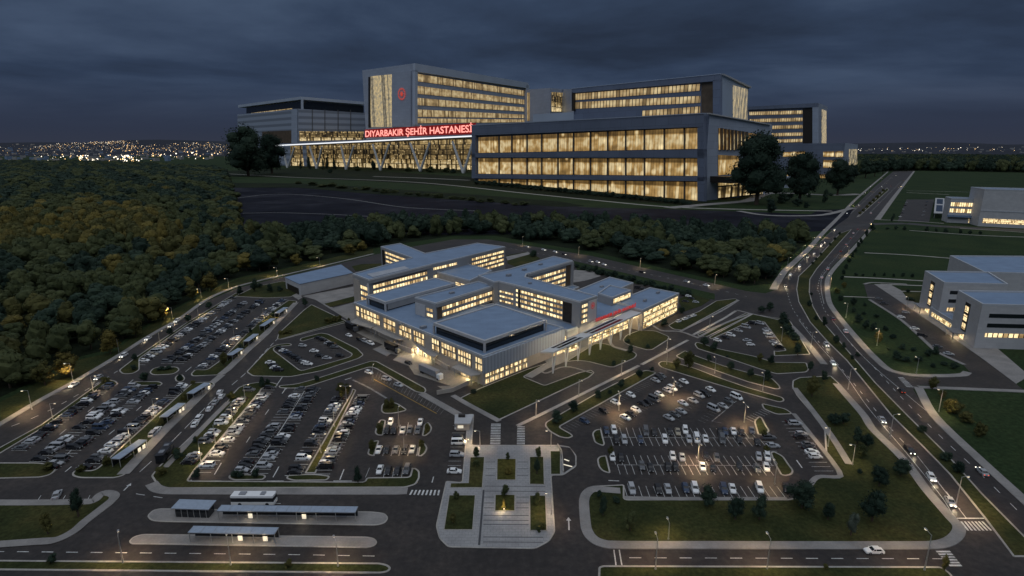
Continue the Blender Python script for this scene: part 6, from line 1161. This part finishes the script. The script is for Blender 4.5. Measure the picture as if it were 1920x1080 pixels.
# ---- the woods: individually planted near trees, the rest one mass
def inpoly(x, y, poly):
    c = False
    for i in range(len(poly)):
        (x0, y0), (x1, y1) = poly[i - 1], poly[i]
        if (y0 > y) != (y1 > y) and x < (x1 - x0) * (y - y0) / (y1 - y0) + x0: c = not c
    return c
WOOD = [(-90, 303), (200, 306), (300, 310), (420, 320), (428, 340), (438, 400), (452, 450), (560, 442), (700, 430), (900, 424), (1100, 429), (1300, 437), (1500, 445), (1522, 443), (1503, 462), (1468, 492), (1446, 530), (1400, 534), (1340, 522), (1277, 508), (1193, 489), (1110, 470), (1000, 453), (930, 440),
        (850, 440), (770, 452), (700, 464), (600, 486), (540, 499), (449, 518), (393, 538), (340, 570), (290, 598), (250, 624), (215, 652), (152, 668), (75, 708), (-90, 790)]
WOOD2 = [(1590, 300), (1700, 297), (2000, 294), (2000, 325), (1720, 320), (1655, 322), (1600, 330)]
pts = []
rw_ = random.Random(3)
for d0, d1, sp in ((150, 430, 12.5), (430, 760, 16), (760, 1500, 24), (1500, 6000, 40)):
    y = d0
    while y < d1:
        lim = min(y * 1.02, 4500); x = -lim
        while x < lim:
            X, Y = x + rw_.uniform(-.42, .42) * sp, y + rw_.uniform(-.42, .42) * sp; d = Y * ct + CH * st; px = 960 + F * X / d; py = 540 - F * (Y * st - CH * ct) / d
            if inpoly(px, py, WOOD) or inpoly(px, py, WOOD2): pts.append((X, Y, sp, px, py))
            x += sp
        y += sp
def nz2(x, y): return math.sin(x * .031 + 1.3) * math.cos(y * .027 - .6) + .5 * math.sin(x * .083 + y * .061)
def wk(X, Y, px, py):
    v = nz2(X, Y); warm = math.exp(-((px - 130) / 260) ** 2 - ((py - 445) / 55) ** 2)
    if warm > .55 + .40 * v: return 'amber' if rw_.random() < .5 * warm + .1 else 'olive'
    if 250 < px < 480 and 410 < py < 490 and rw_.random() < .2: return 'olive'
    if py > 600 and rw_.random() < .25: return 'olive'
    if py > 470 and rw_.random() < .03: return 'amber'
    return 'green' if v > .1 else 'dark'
pts.sort(key=lambda p: p[0] ** 2 + p[1] ** 2)
front = [p for p in pts if p[3] > -30][:290]; fs = set(front)
ZN = {'green': 'fresh green', 'dark': 'dark green', 'amber': 'golden leafed', 'olive': 'olive leafed'}
protos = {}
LMP = PP([(60, 768), (137, 714), (223, 661), (324, 598), (378, 561), (429, 540), (520, 518), (600, 498)]); LM2 = PP([(1340, 534), (1200, 501), (1085, 478), (980, 458)]); EDG = catmull(PP([(-90, 790), (75, 708), (152, 668), (215, 652), (250, 624), (290, 598), (340, 570), (393, 538), (449, 518), (540, 499), (600, 486)]), 6)
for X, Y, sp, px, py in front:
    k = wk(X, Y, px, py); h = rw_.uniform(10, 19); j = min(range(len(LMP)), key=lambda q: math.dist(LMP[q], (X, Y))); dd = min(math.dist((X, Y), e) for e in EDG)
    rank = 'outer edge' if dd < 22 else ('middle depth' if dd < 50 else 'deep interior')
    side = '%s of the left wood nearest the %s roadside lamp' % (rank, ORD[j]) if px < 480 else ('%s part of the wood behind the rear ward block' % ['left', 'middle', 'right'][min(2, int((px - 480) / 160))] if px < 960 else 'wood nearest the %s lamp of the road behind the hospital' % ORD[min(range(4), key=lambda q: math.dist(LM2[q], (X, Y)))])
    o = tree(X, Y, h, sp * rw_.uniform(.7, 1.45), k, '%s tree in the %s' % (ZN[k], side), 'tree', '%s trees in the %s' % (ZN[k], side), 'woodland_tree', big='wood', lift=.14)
    c = [q for q in o.children if q.name.startswith('crown')][0]; protos.setdefault(k, c)
rest_ = [p for p in pts if p not in fs]
ks = ['green', 'dark', 'amber', 'olive']; me = bpy.data.meshes.new('woodland'); me.from_pydata([(p[0], p[1], .5) for p in rest_], [], [])
me.attributes.new('sz', 'FLOAT_VECTOR', 'POINT'); me.attributes.new('rot', 'FLOAT_VECTOR', 'POINT'); me.attributes.new('kd', 'INT', 'POINT'); sc, rot, kk = [me.attributes[a] for a in ('sz', 'rot', 'kd')]
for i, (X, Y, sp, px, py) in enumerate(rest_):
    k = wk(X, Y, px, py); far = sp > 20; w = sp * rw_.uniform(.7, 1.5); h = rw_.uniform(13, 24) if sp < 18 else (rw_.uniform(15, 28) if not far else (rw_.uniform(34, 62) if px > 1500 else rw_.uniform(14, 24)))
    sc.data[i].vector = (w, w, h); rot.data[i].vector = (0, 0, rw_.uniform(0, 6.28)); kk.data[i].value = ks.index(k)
wood = link(bpy.data.objects.new('woodland', me)); tag(wood, 'dense dark woodland stretching from the road to the far plain', 'woodland', kind='stuff')
ng = bpy.data.node_groups.new('woodland_scatter', 'GeometryNodeTree'); ng.interface.new_socket('Geometry', in_out='INPUT', socket_type='NodeSocketGeometry'); ng.interface.new_socket('Geometry', in_out='OUTPUT', socket_type='NodeSocketGeometry')
gi = ng.nodes.new('NodeGroupInput'); go = ng.nodes.new('NodeGroupOutput'); jn = ng.nodes.new('GeometryNodeJoinGeometry')
def na(nm, typ): n = ng.nodes.new('GeometryNodeInputNamedAttribute'); n.data_type = typ; n.inputs[0].default_value = nm; return n
asz, aro, akd = na('sz', 'FLOAT_VECTOR'), na('rot', 'FLOAT_VECTOR'), na('kd', 'INT')
for i, k in enumerate(ks):
    src = protos.get(k) or list(protos.values())[0]; oi = ng.nodes.new('GeometryNodeObjectInfo'); oi.inputs[0].default_value = src; oi.transform_space = 'ORIGINAL'
    cmp_ = ng.nodes.new('FunctionNodeCompare'); cmp_.data_type = 'INT'; cmp_.operation = 'EQUAL'; ng.links.new(akd.outputs['Attribute'], cmp_.inputs[2]); cmp_.inputs[3].default_value = i
    ip = ng.nodes.new('GeometryNodeInstanceOnPoints'); ng.links.new(gi.outputs[0], ip.inputs['Points']); ng.links.new(oi.outputs['Geometry'], ip.inputs['Instance']); ng.links.new(cmp_.outputs[0], ip.inputs['Selection'])
    ng.links.new(asz.outputs['Attribute'], ip.inputs['Scale']); ng.links.new(aro.outputs['Attribute'], ip.inputs['Rotation']); ng.links.new(ip.outputs[0], jn.inputs[0])
ng.links.new(jn.outputs[0], go.inputs[0]); md = wood.modifiers.new('scatter', 'NODES'); md.node_group = ng
mb = MB(); mb.prism(PP([(x, y + (2 if y < 600 else 0)) for x, y in WOOD]), 0, .08, 'forest_floor'); mb.prism(PP(WOOD2), 0, .3, 'forest_floor'); struct('forest_floor', mb)
# ================================================================ hills and the lights of the city
plain('hill', (.020, .024, .036), .95, var=.2, scale=.001)
def hz_(x, y): 
    r = max(0., min(1., (y - 9000) / 4500)); a = 1.0 if x < 0 else .82
    return a * (265 + 40 * math.sin(x * .0007 + 1) + 22 * math.sin(x * .0021)) * r * r * (3 - 2 * r)
mb = MB(); nx, ny = 90, 14
gx = [-16000 + i * 32000 / nx for i in range(nx + 1)]; gy = [8900 + j * 7000 / ny for j in range(ny + 1)]
for j in range(ny):
    for i in range(nx): mb.face([(gx[a], gy[b], hz_(gx[a], gy[b]) + (.5 if gy[b] > 9000 else -1)) for a, b in ((i, j), (i + 1, j), (i + 1, j + 1), (i, j + 1))], 'hill')
struct('hills', mb)
rc = random.Random(21); mb = MB()
def onland(px, py):
    a = (px - 960) / F; b = (540 - py) / F; d = Vector((a, ct + b * st, -st + b * ct)); o = Vector((0, 0, CH)); s = 3000 / d.y
    while s < 16000:
        p = o + d * s
        if p.z <= hz_(p.x, p.y) * (1 if p.y > 9000 else 0) + 1: return p
        s += 60
    return None
def light(px, py, rpx, mat):
    p = onland(px, py)
    if p is None: return
    r = rpx * p.y / F; p.z += r * 1.2; q = [p + Vector(v) * r for v in ((1, 0, 0), (0, 1, 0), (-1, 0, 0), (0, -1, 0), (0, 0, 1), (0, 0, -1))]
    for i in range(4): mb.face([q[i], q[(i + 1) % 4], q[4]], mat); mb.face([q[(i + 1) % 4], q[i], q[5]], mat)
for i in range(1000):
    x = rc.choice([rc.uniform(-40, 470), rc.gauss(230, 60), rc.gauss(400, 35), rc.gauss(110, 40)]); y = 270 + abs(rc.gauss(0, 1)) * 10 - (6 if 160 < x < 230 else 0) + 3 * math.sin(x * .03)
    if y < 308: light(x, y, rc.choice([.15, .2, .28, .4]), rc.choice(['city_dim', 'city_dim', 'city_warm', 'city_white']) if rc.random() < .85 else 'city_dim')
for i in range(110): x = rc.gauss(255, 75); light(x, rc.gauss(279, 3.5), rc.uniform(.35, .65), rc.choice(['city_warm', 'city_warm', 'city_dim']))
for i in range(90): x = rc.uniform(60, 430); light(x, 297 - (x - 60) * .018 + rc.gauss(0, 3.2), rc.uniform(.4, .95), rc.choice(['city_warm', 'city_white', 'city_warm', 'city_dim']))
for i in range(160): light(rc.gauss(195, 28), rc.gauss(267, 2.2), rc.uniform(.18, .4), rc.choice(['city_dim', 'city_warm', 'city_white']))
for cx, cy, n in ((163, 298, 34), (228, 296, 40), (95, 304, 10), (240, 302, 20), (312, 292, 8), (186, 303, 10), (355, 288, 6), (388, 295, 3)):
    for i in range(n): light(rc.gauss(cx, 11), rc.gauss(cy, 2.4), rc.uniform(.5, 1.25), rc.choice(['city_white', 'city_white', 'city_warm']))
for i in range(130):
    x = rc.uniform(1605, 1990); y = 284 - abs(rc.gauss(0, 1)) * 4.0
    if rc.random() < .35 + .65 * math.exp(-((x - 1770) / 60) ** 2): light(x, y, rc.uniform(.25, .6), rc.choice(['city_dim', 'city_warm', 'city_white']))
tag(mb.build('city_lights'), 'thousands of distant city lights scattered along the horizon', 'city lights', kind='stuff')
mb = MB()
for i in range(260):
    p = onland(rc.uniform(-40, 470), rc.uniform(272, 303))
    if p: s = rc.uniform(14, 40); mb.box((p.x, p.y, p.z - 5), (s * 1.5, s, rc.uniform(12, 38)), rc.choice(['wall_grey', 'wall_warm', 'roof']), rc.uniform(0, 1.5))
for i in range(50):
    p = onland(rc.uniform(1610, 1990), rc.uniform(276, 288))
    if p: s = rc.uniform(14, 40); mb.box((p.x, p.y, p.z - 5), (s * 1.5, s, rc.uniform(12, 30)), rc.choice(['wall_grey', 'wall_warm']), rc.uniform(0, 1.5))
tag(mb.build('distant_city'), 'the countless small buildings of the distant city', 'city', kind='stuff')
# ================================================================ street lamps
def lamp_post(x, y, h, label, arm=(1, 0), group='street lamps', power=1500, double=False):
    t = thing('street_lamp', label, 'street lamp', (x, y, 0), group); m = MB(); m.tube((0, 0, 0), (0, 0, h), .11 + h * .004, .07, 'galvanised', 8); m.tube((0, 0, 0), (0, 0, .5), .2, .2, 'galvanised', 8); m.build('pole', t, (0, 0, 0))
    for s in ((1, -1) if double else (1,)):
        ax, ay = arm[0] * s, arm[1] * s; m = MB(); m.tube((0, 0, h - .1), (ax * 1.6, ay * 1.6, h + .15), .05, .04, 'galvanised', 6); m.build('arm', t, (0, 0, 0))
        m = MB(); m.box((ax * 1.9, ay * 1.9, h + .1), (.8, .4, .14), 'metal_grey', math.atan2(ay, ax)); hd = m.build('lamp_head', t, (0, 0, 0)); m = MB(); m.box((ax * 1.9, ay * 1.9, h - .04), (.55, .32, .13), 'lamp_glow', math.atan2(ay, ax)); m.build('lamp_glass', hd, (0, 0, 0))
    ld = bpy.data.lights.new('lamp_light', 'SPOT'); ld.energy = power * 3.3; ld.color = (1.0, .68, .36); ld.spot_size = R(150); ld.spot_blend = 1.0; ld.shadow_soft_size = .25
    lo = link(bpy.data.objects.new('lamp_light', ld)); lo.location = (x + arm[0] * 1.9, y + arm[1] * 1.9, h - .45)
def lamps(desc, items, arm, power=1500, group='street lamps', double=False, mn=7.0):
    for i, (x, y, hp) in enumerate(sorted(items, key=lambda q: -q[1])):
        g = P(x, y); lamp_post(g[0], g[1], max(mn, min(12, mh(x, y, hp))), '%s street lamp %s' % ('tall', (desc % ORD[i]) if len(items) > 1 else desc.replace('%s', '').strip()), arm, group, power, double)
lamps('beside the wood on the left road, %s from near end', [(137, 714, 33), (223, 661, 26), (324, 598, 20), (378, 561, 17), (429, 540, 16), (60, 768, 36), (520, 518, 15), (600, 498, 14)], (-.9, -.3), 1500)
lamps('on the bottom left grass strip, %s from the left', [(231, 1056, 52), (433, 1060, 50), (634, 1062, 46)], (-.5, .8), 900)
lamps('on the bottom right grass strip, %s from the left', [(1229, 1068, 58), (1438, 1067, 57), (1733, 1070, 67)], (0, 1), 900)
lamps('standing on the big south east lawn alone', [(1253, 1012, 31)], (0, 1), 300, mn=4.5)
lamps('among the straight rows of the right car park, %s from near end', [(1308, 866, 38), (1160, 770, 30), (1262, 742, 26), (1395, 792, 30)], (0, -1), 1500, double=True)
lamps('on the verge by the bottom of the right car park', [(1452, 908, 34)], (0, 1), 1100)
lamps('on the walk east of the right car park, %s from near end', [(1552, 838, 36), (1598, 872, 36)], (-.8, 0), 500)
lamps('along the grass edge car park, %s from near end', [(377, 868, 30), (404, 832, 28), (436, 790, 26), (460, 752, 24)], (1, 0), 750)
lamps('in the planted car park strip, %s from near end', [(602, 850, 30), (627, 800, 28), (650, 755, 26)], (1, 0), 650, double=True)
lamps('beside the short bays before the plaza, %s from near end', [(758, 850, 30), (748, 800, 28), (700, 715, 24)], (0, 1), 900)
lamps('in the lower left car park verge, %s from near end', [(100, 790, 30), (175, 735, 28), (290, 780, 28), (245, 833, 30)], (1, 0), 800)
lamps('in the upper left car park verge, %s from near end', [(300, 645, 22), (372, 592, 20), (440, 640, 20), (495, 600, 18)], (1, 0), 750)
lamps('along the inbound avenue kerb, %s from near end', [(1792, 948, 40), (1668, 822, 32), (1590, 730, 26), (1520, 655, 22), (1457, 537, 22), (1476, 503, 14), (1504, 478, 12), (1522, 462, 11), (1540, 446, 10), (1600, 386, 7), (1628, 360, 6), (1652, 340, 5)], (.9, 0), 1500, mn=9)
lamps('along the outbound avenue kerb, %s from near end', [(1760, 772, 34), (1644, 648, 22), (1586, 596, 18), (1556, 540, 16), (1590, 480, 13), (1632, 432, 11), (1700, 340, 5), (1690, 350, 5)], (-.9, 0), 1300, mn=9)
lamps('beside the access road to the hospital, %s from near end', [(1005, 782, 30), (1085, 742, 26), (1165, 703, 24), (1250, 660, 22), (1330, 615, 20)], (.5, -.6), 700)
lamps('on the islands above the right car park, %s from near end', [(1340, 700, 22), (1430, 732, 24), (1250, 684, 22), (1465, 640, 20)], (0, 1), 800)
lamps('along the road behind the hospital, %s from near end', [(1340, 534, 14), (1200, 501, 13), (1085, 478, 12), (980, 458, 11)], (0, -1), 900, mn=8)
lamps('on the plaza edges, %s from near end', [(1034, 965, 40), (900, 838, 30), (1033, 838, 30)], (-.8, 0), 450, mn=5)
lamps('by the eastern white blocks, %s from near end', [(1718, 700, 24), (1700, 578, 18)], (0, 1), 500)
# low garden lights that warm the plaza trees and the service yard
for i, (lab, x, y, z, e) in enumerate([('small garden uplight under the upper middle plaza tree', 953, 888, .5, 160), ('small garden uplight under the lower middle plaza tree', 945, 958, .5, 170), ('small garden uplight in the lower right plaza lawn', 1020, 990, .5, 110), ('small garden uplight beside the plaza walkway cars', 878, 830, 1.0, 220)]):
    g = P(x, y); t = thing('garden_light', lab, 'garden light', (*g, 0)); m = MB(); m.tube((0, 0, 0), (0, 0, z + .1), .08, .07, 'metal_grey'); m.build('post', t, (0, 0, 0)); m = MB(); m.box((0, 0, z + .1), (.22, .22, .16), 'lamp_glow'); m.build('lamp_glass', t, (0, 0, 0))
    ld = bpy.data.lights.new('garden_beam', 'POINT'); ld.energy = e; ld.color = (1, .72, .38); ld.shadow_soft_size = .15; link(bpy.data.objects.new('garden_beam', ld)).location = (g[0] - .3, g[1] - .6, z + .9)
yl = zc(640, 560, 6.0, [(180, 300), (540, 470), (830, 640), (940, 690), (1040, 700), (1420, 900), (420, 350), (1250, 760)])
for i, (x, y) in enumerate(yl):
    g = P(x, y); t = thing('wall_lantern', 'lit lantern over the service yard apron, %s from the far end' % ORD[i], 'lantern', (*g, 3.4), 'lanterns over the service yard'); m = MB(); m.box((0, 0, 0), (.5, .5, .25), 'lamp_glow'); m.build('lamp_glass', t, (0, 0, 0)); m = MB(); m.box((0, 0, .25), (.6, .6, .1), 'metal_grey'); m.tube((0, 0, -3.4), (0, 0, 0), .06, .06, 'metal_grey'); m.build('bracket', t, (0, 0, 0))
    ld = bpy.data.lights.new('lantern_light', 'POINT'); ld.energy = 2600; ld.color = (1, .74, .40); ld.shadow_soft_size = .25; link(bpy.data.objects.new('lantern_light', ld)).location = (g[0], g[1], 3.2)
